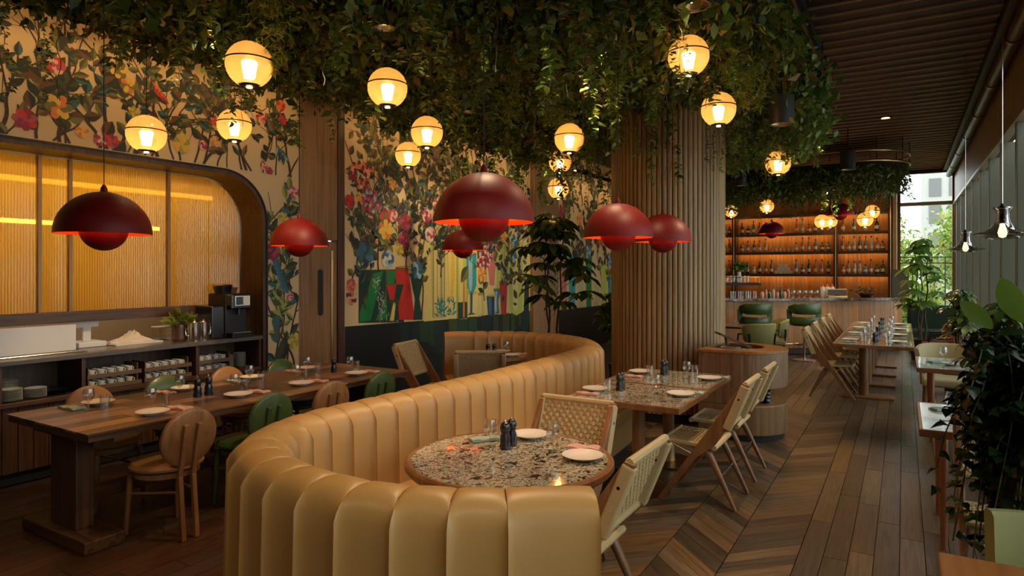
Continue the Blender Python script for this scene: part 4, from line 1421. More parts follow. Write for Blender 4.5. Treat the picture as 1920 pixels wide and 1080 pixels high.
# ================================================================ tableware
def make_plate():
    return MB().lathe([(0, 0.0), (0.055, 0.0), (0.06, 0.006), (0.102, 0.021), (0.104, 0.024), (0.1, 0.024), (0.062, 0.010), (0, 0.009)], 32).mesh('side_plate', 'ceramic', True)


plate_m = make_plate()
tumbler_m = MB().lathe([(0, 0.002), (0.028, 0.002), (0.034, 0.09), (0.032, 0.09), (0.0265, 0.01), (0, 0.01)], 20).mesh('water_glass', 'clear_glass', True)
cup_glass_m = MB().lathe([(0, 0.001), (0.03, 0.001), (0.031, 0.004), (0.005, 0.008), (0.004, 0.05), (0.02, 0.062), (0.036, 0.085), (0.038, 0.11), (0.03, 0.145), (0.029, 0.145), (0.036, 0.11), (0.034, 0.087), (0.018, 0.065), (0, 0.06)], 20).mesh('wine_glass', 'clear_glass', True)


def napkin_mesh(m):
    mb = MB()
    n, k_ = 10, 5
    vs, fs = [], []
    for i in range(n + 1):
        for j in range(k_ + 1):
            x = -0.085 + 0.17 * i / n
            y = -0.045 + 0.09 * j / k_
            vs.append((x, y, 0.012 + 0.004 * math.sin(i * 1.1 + j) + 0.003 * math.cos(j * 2.0)))
    top = len(vs)
    vs += [(p[0], p[1], 0.001) for p in vs]
    for i in range(n):
        for j in range(k_):
            a = i * (k_ + 1) + j
            fs.append((a, a + k_ + 1, a + k_ + 2, a + 1))
            fs.append((top + a, top + a + 1, top + a + k_ + 2, top + a + k_ + 1))
    b = [i * (k_ + 1) for i in range(n + 1)] + [n * (k_ + 1) + j for j in range(1, k_ + 1)] + [i * (k_ + 1) + k_ for i in range(n - 1, -1, -1)] + [j for j in range(k_ - 1, 0, -1)]
    for a, c in zip(b, b[1:] + b[:1]):
        fs.append((a, top + a, top + c, c)[::-1])
    return mb.add(vs, fs).mesh('napkin', m, True)


nap_p, nap_m = napkin_mesh('napkin_pink'), napkin_mesh('napkin_mint')


def make_mill():
    c = thing('pepper_mill', (0, 0, 0), 'x', 'mill')
    MB().lathe([(0, 0), (0.026, 0.0), (0.028, 0.012), (0.024, 0.03), (0.026, 0.05), (0.019, 0.07), (0.019, 0.075), (0.024, 0.082), (0.0, 0.083)], 16).build('body', 'black_gloss', c, smooth=True)
    hd = MB().lathe([(0, 0.083), (0.022, 0.084), (0.026, 0.10), (0.021, 0.118), (0.01, 0.126), (0, 0.127)], 16).build('head', 'black_gloss', c, smooth=True)
    MB().lathe([(0, 0.126), (0.005, 0.127), (0.006, 0.133), (0, 0.137)], 10).build('finial', 'steel', hd, smooth=True)
    return c


mill = Stamp(make_mill())
TZ = 0.752


def put(me, name, loc, rz, label, cat, group):
    return tag(obj(name, me, None, loc, rz), label, cat, group)


def plate(x, y, label, z=TZ):
    put(plate_m, 'side_plate', (x, y, z), 0, label, 'plate', 'side plates set on tables')


def napkin(x, y, rz, label, pink=True, z=TZ):
    put(nap_p if pink else nap_m, 'napkin', (x, y, z), rz, label, 'napkin', 'folded napkins')


def tumbler(x, y, label, z=TZ):
    put(tumbler_m, 'water_glass', (x, y, z), 0, label, 'glass', 'water glasses')


def stem(x, y, label, z=TZ):
    put(cup_glass_m, 'wine_glass', (x, y, z), 0, label, 'glass', 'stemmed glasses')


MG = 'black pepper mills'
# round table
mill((-1.82, 2.93, TZ), 0, 'taller black pepper mill in front on the round terrazzo table', MG, 1.12)
mill((-1.825, 3.005, TZ), 0, 'black pepper mill behind its twin on the round terrazzo table', MG, 1.12)
plate(-1.385, 2.97, 'white plate at the right edge of the round table')
plate(-1.82, 3.20, 'white plate at the far side of the round table')
napkin(-1.46, 3.145, 0.25, 'pink napkin behind the right plate of the round table')
napkin(-2.01, 3.02, 0.9, 'mint napkin left of the mills on the round table', False)
tumbler(-1.955, 3.13, 'clear water glass at the back of the round table')
stem(-1.915, 2.93, 'clear stemmed glass left of the mills on the round table')
stem(-1.58, 3.02, 'clear stemmed glass near the right plate of the round table')
# square tables
for (ty, nm) in ((4.80, 'near'), (5.64, 'farther')):
    mill((-1.93 if nm == 'near' else -1.88, ty + (0.02 if nm == 'near' else 0.12), TZ), 0, 'black pepper mill on the %s square terrazzo table' % nm, MG)
    mill((-1.93 if nm == 'near' else -1.88, ty + (0.08 if nm == 'near' else 0.19), TZ), 0, 'second black pepper mill, just behind, on the %s square table' % nm, MG)
    plate(-1.45, ty + 0.06, 'white plate at the chair side of the %s square table' % nm)
    plate(-2.09, ty - 0.08 if nm == 'near' else ty + 0.1, 'white plate at the bench side of the %s square table' % nm)
    napkin(-1.40, ty + 0.20, 0.1, 'mint napkin by the chair side plate of the %s square table' % nm, False)
    napkin(-2.08, ty - 0.25 if nm == 'near' else ty - 0.13, 0.1, 'pink napkin at the bench side of the %s square table' % nm)
    tumbler(-2.0 if nm == 'near' else -1.97, ty - 0.05 if nm == 'near' else ty + 0.02, 'clear water glass at the bench side of the %s square table' % nm)
    stem(-1.64, ty + 0.05, 'clear stemmed glass inside the chair side plate of the %s square table' % nm)
    if nm != 'near':
        tumbler(-1.62, ty + 0.24, 'clear water glass at the back of the farther square table')
# far booth
mill((-4.02, 6.10, TZ), 0, 'black pepper mill on the far booth table', MG)
mill((-3.96, 6.14, TZ), 0, 'black pepper mill right of its twin on the far booth table', MG)
plate(-4.0, 6.36, 'white plate at the back of the far booth table')
plate(-3.72, 6.13, 'white plate at the right of the far booth table')
napkin(-3.74, 6.325, 0.5, 'pale napkin at the right of the far booth table')
stem(-3.86, 6.24, 'clear glass between the plates of the far booth table')
# long table
mill((-4.55, 2.93, TZ), 0, 'black pepper mill nearest on the long table', MG, 1.15)
mill((-4.55, 3.02, TZ), 0, 'black pepper mill just behind the nearest one on the long table', MG, 1.15)
mill((-4.56, 4.30, TZ), 0, 'black pepper mill at the far part of the long table', MG)
for i, (px, py) in enumerate(((-4.25, 2.42), (-4.30, 3.10), (-4.28, 3.68), (-4.27, 4.30))):
    nm = ('nearest', 'second', 'third', 'farthest')[i]
    plate(px, py, 'white plate %s on the aisle side of the long table' % nm)
    napkin(px - 0.02, py + 0.19, 0.2, 'pink napkin %s on the aisle side of the long table' % nm)
    stem(px - 0.16, py + 0.08, 'clear glass %s on the aisle side of the long table' % nm)
    tumbler(px - 0.20, py + 0.20, 'water glass %s on the aisle side of the long table' % nm)
    qx, qy = -4.90, (2.35, 3.0, 3.62, 4.24)[i]
    plate(qx, qy + 0.05, 'white plate %s on the counter side of the long table' % nm)
    napkin(qx, qy - 0.12, 0.1, '%s napkin %s on the counter side of the long table' % ('mint' if i % 2 == 0 else 'pink', nm), i % 2 == 1)
    stem(qx + 0.14, qy - 0.08, 'clear glass %s on the counter side of the long table' % nm)
    tumbler(qx + 0.19, qy, 'water glass %s on the counter side of the long table' % nm)
# bar aisle tables
for i, ty in enumerate((9.92, 11.02, 12.12, 13.22)):
    nm = ('nearest', 'second', 'third', 'farthest')[i]
    mill((-0.33, ty - 0.05, TZ), 0, 'black pepper mill on the %s bar aisle table' % nm, MG)
    mill((-0.31, ty + 0.04, TZ), 0, 'black pepper mill behind another on the %s bar aisle table' % nm, MG)
    plate(-0.62, ty, 'white plate on the chair side of the %s bar aisle table' % nm)
    plate(-0.05, ty, 'white plate on the window side of the %s bar aisle table' % nm)
    napkin(-0.62, ty - 0.22, 0.0, 'mint napkin on the chair side of the %s bar aisle table' % nm, False)
    napkin(-0.04, ty + 0.2, 0.0, 'mint napkin on the window side of the %s bar aisle table' % nm, False)
    stem(-0.47, ty + 0.12, 'clear glass on the chair side of the %s bar aisle table' % nm)
    tumbler(-0.45, ty - 0.1, 'water glass on the chair side of the %s bar aisle table' % nm)
    stem(-0.18, ty + 0.1, 'clear glass on the window side of the %s bar aisle table' % nm)
    tumbler(-0.17, ty - 0.12, 'water glass on the window side of the %s bar aisle table' % nm)
# window tables
napkin(0.24, 5.30, 0.6, 'mint napkin on the near white window table', False)
plate(0.36, 5.02, 'white plate on the near white window table')
stem(0.27, 5.16, 'clear glass on the near white window table')
tumbler(0.38, 5.26, 'water glass on the near white window table')
napkin(0.30, 8.0, 0.6, 'mint napkin on the far white window table', False)
plate(0.42, 7.85, 'white plate on the far white window table')
stem(0.36, 8.2, 'clear glass on the far white window table')
mill((-2.85, 11.62, TZ), 0, 'black pepper mill at the left on the small lounge table', MG)
mill((-2.72, 11.62, TZ), 0, 'black pepper mill at the right on the small lounge table', MG)
tumbler(-2.5, 11.68, 'water glass on the small lounge table')

# ================================================================ kitchen counter
kc = thing('service_counter', (0, 0, 0), 'long dark service counter with open shelves below the amber glass', 'counter')
CY0, CY1 = 0.3, 4.61
MB().box(-6.95, -5.97, CY0, CY1, 0.955, 0.998).build('worktop', 'counter_stone', kc, bevel=0.006)
MB().box(-6.42, -5.99, CY0, CY1, 0.62, 0.66).build('shelf', 'walnut_y', kc, bevel=0.004)
MB().box(-6.46, -6.42, CY0, CY1, 0.0, 0.955).build('back_panel', 'walnut', kc)
for y in (1.55, 2.22, 2.82, 3.86, 4.59):
    MB().box(-6.42, -5.995, y - 0.015, y + 0.015, 0.66, 0.955).build('divider', 'walnut', kc)
yy = CY0
while yy < CY1 - 0.05:
    MB().box(-6.05, -6.02, yy + 0.003, yy + 0.105, 0.10, 0.62).build('front_board', 'walnut', kc)
    yy += 0.108
MB().box(-6.40, -6.06, CY0, CY1, 0.0, 0.10).build('plinth', 'black_matt', kc)
tube = [(-6.105, y, 1.0055) for y in np.linspace(1.2, 2.9, 8)]
tag(MB().tube(tube, 0.007, 8).build('counter_rail', 'steel', None, smooth=True), 'thin steel rail lying along the counter before the splash screen', 'rail')

# tube lamps behind the glass
for x, y0, y1, z, lb in ((-6.72, 0.8, 4.5, 2.52, 'warm strip lamp glowing behind the top of the amber glass'), (-7.6, 0.8, 4.4, 2.2, 'warm strip lamp over the kitchen work area')):
    lm = thing('strip_lamp', (x, (y0 + y1) / 2, z), lb, 'lamp')
    h = (y1 - y0) / 2
    MB().tube([(0, -h, 0), (0, h, 0)], 0.022, 10).build('tube', 'kitchen_tube' if x > -7 else 'work_tube', lm, smooth=True)
    MB().box(-0.03, 0.03, -h, h, 0.024, 0.05).build('housing', 'white_plastic', lm)
    for s_ in (-1, 1):
        MB().bar((0, s_ * h * 0.8, 0.05), (0, s_ * h * 0.8, 3.0 - z), 0.012).build('hanger', 'steel', lm)

# things on the counter
ws = thing('splash_screen', (-6.22, 2.3, 0.998), 'white splash screen standing at the left end of the counter', 'screen')
MB().box(-0.006, 0.006, -0.75, 0.56, 0.01, 0.235).build('panel', 'white_plastic', ws)
MB().box(-0.05, 0.05, -0.73, -0.70, 0.0, 0.012).box(-0.05, 0.05, 0.5, 0.53, 0.0, 0.012).build('foot', 'steel', ws)
sc_ = thing('kitchen_scale', (-6.50, 3.08, 0.998), 'white scale with raised display next to the dough', 'scale')
MB().box(-0.12, 0.12, -0.12, 0.12, 0.0, 0.05).build('body', 'white_plastic', sc_, bevel=0.008)
MB().box(-0.012, 0.012, -0.035, 0.035, 0.05, 0.20).build('stem', 'white_plastic', sc_, bevel=0.004)
MB().box(-0.02, 0.02, -0.10, 0.10, 0.18, 0.24).build('display', 'white_plastic', sc_, bevel=0.008)
db = thing('dough_board', (-6.42, 3.46, 0.998), 'floured board with a heap of dough on the counter', 'board')
MB().box(-0.2, 0.16, -0.24, 0.21, 0.0, 0.015).build('board', 'white_plastic', db, bevel=0.003)
hm = MB()
gx, gy = 18, 28
for i in range(gx + 1):
    for j in range(gy + 1):
        u, v = i / gx * 2 - 1, j / gy * 2 - 1
        e_ = max(0, 1 - u * u - v * v * 0.9)
        hm.v.append((-0.02 + u * 0.13, -0.01 + v * 0.20, 0.0155 + 0.10 * e_ ** 0.8 * (0.45 + 0.55 * math.exp(-((v - 0.1) / 0.35) ** 2)) * (0.8 + 0.4 * rnd.random())))
for i in range(gx):
    for j in range(gy):
        a = i * (gy + 1) + j
        hm.f.append((a, a + gy + 1, a + gy + 2, a + 1))
hm.build('dough', 'flour', db, smooth=True)
tb_ = thing('clear_tub', (-6.45, 3.77, 0.998), 'clear plastic tub between the dough and the potted plant', 'tub')
MB().box(-0.06, 0.06, -0.075, 0.075, 0.0, 0.13).build('body', 'clear_glass', tb_, bevel=0.01)
MB().box(-0.066, 0.066, -0.081, 0.081, 0.13, 0.142).build('rim', 'white_plastic', tb_, bevel=0.004)
pot = thing('potted_plant', (-6.20, 3.80, 0.998), 'leafy yellow-green plant in a ribbed dark pot on the counter', 'plant')
prf = [(0, 0), (0.06, 0.0)]
for i in range(9):
    prf += [(0.068 + 0.006 * (i % 2), 0.012 + i * 0.018)]
prf += [(0.07, 0.175), (0.062, 0.175), (0.06, 0.15), (0, 0.15)]
MB().lathe(prf, 24).build('pot', 'clay_pot', pot, smooth=True)
n_ = 70
a_ = RNG.uniform(0, 2 * PI, n_)
el = RNG.uniform(0.1, 1.3, n_)
D_ = np.stack([np.cos(a_) * np.cos(el), np.sin(a_) * np.cos(el), np.sin(el)], 1)
P_ = np.array([0, 0, 0.16]) + D_ * RNG.uniform(0.02, 0.1, (n_, 1))
V_, T_ = leaf_arrays(P_, D_, np.cross(D_, rand_dirs(n_)), RNG.uniform(0.07, 0.13, n_), 0.42, LEAF)
obj('foliage', tri_mesh('foliage', V_, T_, 'moss_leaf', True), pot)
for i, (x, y) in enumerate(((-6.06, 3.90), (-6.06, 3.995))):
    c = thing('steel_jug', (x, y - 0.03, 0.998), ('left of the two polished steel jugs before the coffee machine', 'right of the two polished steel jugs, beside the coffee machine')[i], 'jug', PI / 2 if i else -2.2)
    MB().lathe([(0, 0), (0.044, 0.0), (0.046, 0.006), (0.044, 0.17), (0.046, 0.185), (0.038, 0.19), (0.036, 0.178), (0, 0.178)], 22).build('body', 'steel', c, smooth=True)
    MB().lathe([(0, 0.188), (0.036, 0.188), (0.03, 0.2), (0.008, 0.204), (0.008, 0.215), (0, 0.217)], 18).build('lid', 'steel', c, smooth=True)
    MB().tube([(0.042, 0, 0.16), (0.075, 0, 0.155), (0.08, 0, 0.10), (0.075, 0, 0.06), (0.042, 0, 0.05)], 0.006, 8).build('handle', 'steel', c, smooth=True)
cm = thing('coffee_machine', (-6.22, 4.32, 0.998), 'black bean-to-cup coffee machine with a lit display at the arch', 'machine')
MB().box(-0.15, 0.15, -0.10, 0.16, 0.0, 0.46).build('body', 'black_matt', cm, bevel=0.015)
MB().box(-0.16, 0.16, -0.26, -0.115, 0.0, 0.34).build('milk_cooler', 'black_gloss', cm, bevel=0.012)
fh_ = MB().box(0.15, 0.24, -0.09, 0.15, 0.30, 0.46).build('front_head', 'black_gloss', cm, bevel=0.015)
MB().box(0.241, 0.246, -0.05, 0.13, 0.335, 0.44).build('bezel', 'steel', fh_, bevel=0.004)
MB().box(0.247, 0.249, -0.04, 0.04, 0.345, 0.43).build('display', 'black_gloss', fh_)
MB().box(0.247, 0.249, 0.045, 0.12, 0.345, 0.43).build('display', 'screen', fh_)
MB().box(0.15, 0.26, -0.09, 0.15, 0.0, 0.05).build('drip_tray', 'black_gloss', cm, bevel=0.006)
MB().box(0.155, 0.25, -0.08, 0.14, 0.051, 0.056).build('grate', 'steel', cm)
MB().tube([(0.19, 0.03, 0.30), (0.19, 0.03, 0.24)], 0.016, 10).build('spout', 'black_gloss', fh_, smooth=True)
MB().lathe([(0, 0.46), (0.08, 0.46), (0.095, 0.53), (0.10, 0.545), (0, 0.55)], 24, (0.0, -0.03, 0)).build('bean_hopper', 'black_gloss', cm, smooth=True)
MB().lathe([(0.098, 0.54), (0.105, 0.548), (0.09, 0.56), (0, 0.562)], 24, (0.0, -0.03, 0)).build('hopper_lid', 'steel', cm, smooth=True)
bk = thing('small_basket', (-6.26, 4.44, 1.462), 'small brown basket of packets on top of the coffee machine', 'basket')
MB().lathe([(0, 0), (0.035, 0.0), (0.055, 0.06), (0.05, 0.06), (0.032, 0.008), (0, 0.008)], 18).build('bowl', 'tray_wood', bk, smooth=True)
for i in range(6):
    MB().box(-0.012, 0.012, -0.003, 0.003, 0, 0.05).build('packet', 'paper', bk).matrix_local = Matrix.Translation((0.02 * math.cos(i), 0.02 * math.sin(i), 0.02)) @ Matrix.Rotation(i * 1.1, 4, 'Z') @ Matrix.Rotation(0.4, 4, 'Y')

# shelves: cups in wooden trays, plate stacks
cup_m = MB().lathe([(0, 0), (0.022, 0.0), (0.026, 0.004), (0.036, 0.055), (0.037, 0.058), (0.034, 0.058), (0.024, 0.008), (0, 0.006)], 16).mesh('cup', 'cup_white', True)
hnd_m = MB().tube([(0, 0.034, 0.046), (0, 0.052, 0.042), (0, 0.05, 0.022), (0, 0.028, 0.016)], 0.0045, 6).mesh('handle', 'cup_white', True)


def cup_tray(y0, cols, which, z=0.662):
    for lev in (0, 1):
        tr_ = thing('cup_tray', (-6.13, y0, z + lev * 0.098), '%s wooden tray of cups, %s' % (('lower', 'upper')[lev], which), 'tray')
        w_ = cols * 0.082 + 0.016
        MB().box(-0.12, 0.10, 0, w_, 0.0, 0.012).build('base', 'tray_wood', tr_)
        MB().box(0.10, 0.11, -0.008, w_ + 0.03, 0.0, 0.038).build('front_lip', 'tray_wood', tr_, bevel=0.002)
        MB().box(-0.13, -0.12, 0, w_, 0.0, 0.038).build('back_lip', 'tray_wood', tr_)
        for q in (0.004, w_ - 0.004):
            MB().box(-0.12, 0.10, q - 0.004, q + 0.004, 0.012, 0.097).build('end', 'tray_wood', tr_)
        for i in range(cols):
            for r_ in range(2):
                c = tag(obj('cup', cup_m, None, (-6.13 + 0.055 - r_ * 0.085, y0 + 0.045 + i * 0.081, z + lev * 0.098 + 0.0125), rnd.uniform(-0.3, 0.3)),
                        'small white cup in the %s row of the tray %s' % (('lower', 'upper')[lev], which), 'cup', 'white cups in trays')
                c.scale = (0.88, 0.88, 1.0)
                obj('handle', hnd_m, c)


cup_tray(2.87, 5, 'nearest the plate stacks')
cup_tray(3.36, 5, 'in the middle below the dough')
cup_tray(3.90, 4, 'right below the coffee machine')
sp_m = MB().lathe([(0, 0.0), (0.045, 0.0), (0.08, 0.010), (0.082, 0.0125), (0.045, 0.004), (0, 0.004)], 26).mesh('saucer', 'cup_white', True)


def stack(x, y, n, label, s_=1.0, z=0.661):
    for i in range(n):
        o = put(sp_m, 'saucer', (x, y, z + i * 0.0108 * s_), 0, label, 'plate', 'stacked plates below the counter')
        o.scale = (s_, s_, s_)


stack(-6.25, 2.36, 14, 'white plate in the tallest stack below the splash screen')
stack(-6.09, 2.50, 8, 'white plate in the low stack right of the tallest one', 0.95)
stack(-6.09, 2.325, 9, 'white plate in the front left stack at the picture edge')
stack(-6.14, 4.30, 19, 'white plate in the tall stack left of the last one by the arch', 0.72)
stack(-6.14, 4.44, 19, 'white plate in the last tall stack by the arch', 0.76)
bt_m = MB().lathe([(0, 0), (0.12, 0.0), (0.135, 0.012), (0.13, 0.013), (0, 0.006)], 28).mesh('black_tray', 'black_gloss', True)
for i in range(3):
    put(bt_m, 'black_tray', (-6.18, 2.66, 0.661 + i * 0.014), 0, '%s of three round glossy black trays beside the plate stacks' % ('bottom', 'middle', 'top')[i], 'tray', 'round black trays')

# ================================================================ lamps
def make_globe(cord_len):
    g = thing('globe_lamp', (0, 0, 0), 'x', 'lamp')
    R = 0.15
    pr = []
    for a in np.linspace(-0.93, 0.94, 26):
        pr.append((R * math.cos(a * PI / 2), R * math.sin(a * PI / 2)))
    # fine horizontal ribs moulded into the glass
    rb = []
    for i, (r, z) in enumerate(pr):
        rb.append((r * (1.0 if i % 2 else 0.992), z))
    gg = MB().lathe(rb, 36).build('glass_globe', 'amber_globe', g, smooth=True)
    MB().lathe([(R * 1.0, 0.018), (R * 1.014, 0.018), (R * 1.014, 0.027), (R * 1.0, 0.027)], 36).build('metal_band', 'black_steel', gg, smooth=True)
    bcap = MB().lathe([(0, -0.146), (0.056, -0.146), (0.064, -0.128), (0.05, -0.122), (0, -0.122)], 24).build('bottom_cap', 'black_steel', g, smooth=True)
    MB().lathe([(0, -0.152), (0.018, -0.152), (0.018, -0.146), (0, -0.146)], 14).build('lamp_tip', 'globe_mantle', bcap)
    MB().lathe([(0, 0.146), (0.03, 0.144), (0.034, 0.134), (0, 0.13)], 20).build('top_cap', 'bronze', g, smooth=True)
    MB().lathe([(0, -0.09), (0.034, -0.09), (0.05, 0.01), (0.046, 0.02), (0, 0.022)], 20).build('mantle', 'globe_mantle', g, smooth=True)
    MB().tube([(0, 0, 0), (0, 0, 1)], 0.003, 6).build('cord', 'cord', g).location = (0, 0, 0.146)
    return g


def fit_cord(r, top=4.101):
    for c in r.children:
        if c.name.split('.')[0] == 'cord':
            c.scale = (1, 1, top - r.location.z - c.location.z)


globe = Stamp(make_globe(0.85))
GG = 'amber glass globe lamps'
for x, y, z, lb in [
        (-3.66, 2.72, 3.05, 'largest amber globe lamp, upper left below the foliage'), (-3.35, 3.70, 3.09, 'amber globe lamp left of centre beneath dark foliage'),
        (-5.20, 2.91, 2.80, 'leftmost amber globe lamp, lowest before the printed branches'), (-5.19, 3.70, 3.02, 'amber globe lamp before the mural above the rounded arch corner'),
        (-3.82, 4.76, 3.00, 'upper of the two amber globe lamps before the far mural'), (-4.96, 5.83, 3.06, 'lower, smaller of the two amber globe lamps before the far mural'),
        (-2.87, 5.84, 3.03, 'topmost of the three amber globes left of the fluted column'), (-3.93, 7.72, 3.16, 'middle of the three amber globes left of the fluted column'),
        (-4.15, 8.10, 2.86, 'lowest of the three amber globes left of the fluted column'), (-1.36, 4.76, 3.29, 'amber globe lamp high above the square tables, behind leaves'),
        (-1.39, 5.79, 3.12, 'amber globe lamp at the right edge of the column top'), (-1.31, 8.43, 3.02, 'amber globe lamp right of the column below the foliage tip'),
        (-3.45, 15.6, 3.10, 'small amber globe before the bar shelves, nearest the column'), (-2.53, 14.8, 3.10, 'small amber globe hanging over the red lamp at the bar'),
        (-1.51, 15.41, 2.77, 'left of the paired small amber globes mid bar'), (-1.40, 16.05, 2.82, 'right of the paired small amber globes mid bar'),
        (-0.66, 14.76, 2.73, 'lower of the two small amber globes at the right of the bar'), (-0.58, 16.0, 2.98, 'upper of the two small amber globes at the right of the bar')]:
    fit_cord(globe((x, y, z), rnd.uniform(0, 6), lb, GG))


def make_pendant(cord_len, power):
    g = thing('dome_pendant', (0, 0, 0), 'x', 'lamp')
    R = 0.26
    out = [(R * math.cos(a), R * 0.985 * math.sin(a)) for a in np.linspace(0, PI / 2 * 0.985, 22)]
    dm = MB().lathe([(R - 0.003, -0.001)] + out, 48).build('dome', 'red_lacquer', g, smooth=True)
    inn = [((R - 0.006) * math.cos(a), (R * 0.985 - 0.006) * math.sin(a)) for a in np.linspace(0, PI / 2 * 0.985, 18)]
    MB().lathe([(R - 0.003, -0.001)] + inn, 48).build('dome_lining', 'orange_lacquer', dm, smooth=True)
    r = 0.132
    bo = [(r * math.cos(a), 0.03 - r * 1.0 * math.sin(a)) for a in np.linspace(0, PI / 2, 14)]
    bw = MB().lathe(bo, 36).build('bowl', 'red_lacquer', g, smooth=True)
    bi = [((r - 0.005) * math.cos(a), 0.03 - (r - 0.005) * math.sin(a)) for a in np.linspace(0, PI / 2, 12)]
    MB().lathe([(r, 0.03)] + bi, 36).build('bowl_lining', 'orange_lacquer', bw, smooth=True)
    for k_ in range(3):
        a = 2 * PI * k_ / 3 + 0.4
        MB().tube([(0.12 * math.cos(a), 0.12 * math.sin(a), 0.03), (0.12 * math.cos(a), 0.12 * math.sin(a), 0.225)], 0.004, 6).build('rod', 'brass', g)
    MB().lathe([(0, R * 0.985 - 0.004), (0.022, R * 0.985 - 0.006), (0.018, R + 0.02), (0.006, R + 0.04), (0, R + 0.04)], 14).build('cord_cap', 'red_lacquer', g, smooth=True)
    MB().tube([(0, 0, 0), (0, 0, 1)], 0.003, 6).build('cord', 'cord', g).location = (0, 0, R + 0.03)
    MB().lathe([(0, -0.075), (0.016, -0.07), (0.022, -0.05), (0.016, -0.03), (0, -0.024)], 14).build('bulb', 'bulb', g, smooth=True)
    point_light('bulb_light', (0, 0, 0.012), power, WARM, 0.03, g)
    return g


pend = Stamp(make_pendant(2.2, 10.0))
RG = 'dark red dome pendants'
for x, y, z, lb in [
        (-4.16, 2.07, 1.925, 'leftmost dark red dome pendant before the amber glass'), (-4.75, 4.06, 1.93, 'dark red dome pendant overlapping the printed strip and oak door'),
        (-1.85, 2.77, 1.95, 'largest dark red dome pendant over the round table'), (-4.71, 6.58, 1.96, 'small dark red dome pendant partly behind the largest one'),
        (-1.83, 4.55, 1.95, 'left of the two dark red domes over the square tables'), (-1.91, 5.85, 1.97, 'right, farther of the two dark red domes over the square tables'),
        (-2.39, 14.55, 2.49, 'small glowing red dome pendant over the bar, left'), (-1.13, 15.1, 2.86, 'small dark red dome pendant at the bar among foliage')]:
    fit_cord(pend((x, y, z), 0, lb, RG))


def make_bell():
    g = thing('glass_pendant', (0, 0, 0), 'x', 'lamp')
    pr = [(0.04, 0.20), (0.055, 0.215), (0.058, 0.205), (0.042, 0.19), (0.038, 0.15), (0.045, 0.11), (0.07, 0.07), (0.11, 0.045), (0.165, 0.035), (0.178, 0.028), (0.165, 0.02), (0.12, 0.016), (0.10, -0.005)]
    MB().lathe(pr, 36).build('smoked_shade', 'smoke_glass', g, smooth=True)
    MB().lathe([(0, 0.10), (0.018, 0.10), (0.02, 0.22), (0.008, 0.24), (0, 0.24)], 14).build('socket', 'black_steel', g, smooth=True)
    MB().lathe([(0, 0.0), (0.02, 0.008), (0.028, 0.035), (0.02, 0.07), (0.012, 0.10), (0, 0.10)], 16).build('bulb', 'bulb', g, smooth=True)
    MB().tube([(0, 0, 0), (0, 0, 1)], 0.003, 6).build('cord', 'steel', g).location = (0, 0, 0.24)
    return g


bell = Stamp(make_bell())
fit_cord(bell((0.59, 5.62, 1.93), 0, 'nearer smoked glass bell pendant by the window wall', 'smoked glass bell pendants'))
fit_cord(bell((0.575, 8.54, 1.91), 0, 'farther smoked glass bell pendant by the window wall', 'smoked glass bell pendants'))


def spot_can(x, y, z, r, h, tgt, power, label, m='can_grey', angle=80, top=4.12):
    c = thing('spot_can', (x, y, z), label, 'spotlight')
    hg = MB().lathe([(r - 0.012, 0.02), (r - 0.012, 0.0), (r, 0.0), (r, h), (0.02, h), (0, h)], 28).build('housing', m, c, smooth=True)
    MB().lathe([(0, 0.05), (r - 0.03, 0.05), (r - 0.012, 0.015)], 24).build('reflector', 'brass', hg, smooth=True)
    MB().lathe([(0, 0.03), (0.03, 0.034), (0.03, 0.049), (0, 0.0495)], 14).build('lamp', 'can_lamp', c, smooth=True)
    MB().tube([(0, 0, h), (0, 0, top - z)], 0.008, 8).build('stem', 'black_steel', c)
    spot_light('beam', (0, 0, -0.005), Vector(tgt) - Vector((x, y, z)), power, (1.0, 0.73, 0.43), angle, c)
    return c


spot_can(-0.97, 6.43, 3.06, 0.11, 0.26, (-1.4, 5.6, 0.7), 60, 'dark spotlight can with orange mouth among the foliage edge')
spot_can(-1.17, 4.20, 3.42, 0.11, 0.26, (-1.6, 3.6, 0.7), 90, 'spotlight can at the top picture edge in the foliage')
spot_can(-0.75, 8.0, 3.25, 0.07, 0.34, (-0.6, 9.6, 0.7), 40, 'slim dark spotlight can below the foliage tip')
spot_can(-0.80, 12.2, 3.40, 0.12, 0.3, (-0.5, 11.6, 0.7), 70, 'black spotlight can hanging before the bar planter')
spot_can(-2.1, 3.3, 3.50, 0.09, 0.22, (-2.2, 2.9, 0.6), 110, 'added spotlight can, unseen in leaves over the tan banquette', angle=95)  # this and the next three: unseen cans added to light banquette and tables
spot_can(-2.1, 4.9, 3.50, 0.09, 0.22, (-2.4, 4.6, 0.6), 80, 'added spotlight can, unseen in leaves over the long bench run', angle=95)
spot_can(-4.5, 3.0, 3.50, 0.09, 0.22, (-4.7, 3.1, 0.7), 40, 'added spotlight can, unseen in leaves over the long wooden table', angle=90)
spot_can(-4.2, 6.0, 3.50, 0.09, 0.22, (-3.9, 6.3, 0.7), 22, 'added spotlight can, unseen in leaves over the far booth', angle=90)
spot_can(-0.35, 0.35, 3.45, 0.09, 0.22, (-1.5, 1.8, 0.4), 62, 'added spotlight can, unseen behind the viewer, over the near banquette end', angle=80)  # added pair out of view, brightening the outer face of the near banquette
spot_can(-2.4, -0.4, 3.45, 0.09, 0.22, (-2.4, 1.6, 0.4), 40, 'added spotlight can, unseen behind the viewer, towards the banquette curve', angle=80)
spot_can(-2.6, 12.6, 3.30, 0.09, 0.22, (-2.5, 13.4, 0.6), 70, 'added spotlight can brightening the bar stools from the bar planter', angle=100)  # added pair, put in to warm up the bar front and stools
spot_can(-1.2, 13.6, 3.30, 0.09, 0.22, (-1.1, 14.4, 0.6), 70, 'added spotlight can brightening the aisle end of the bar', angle=100)
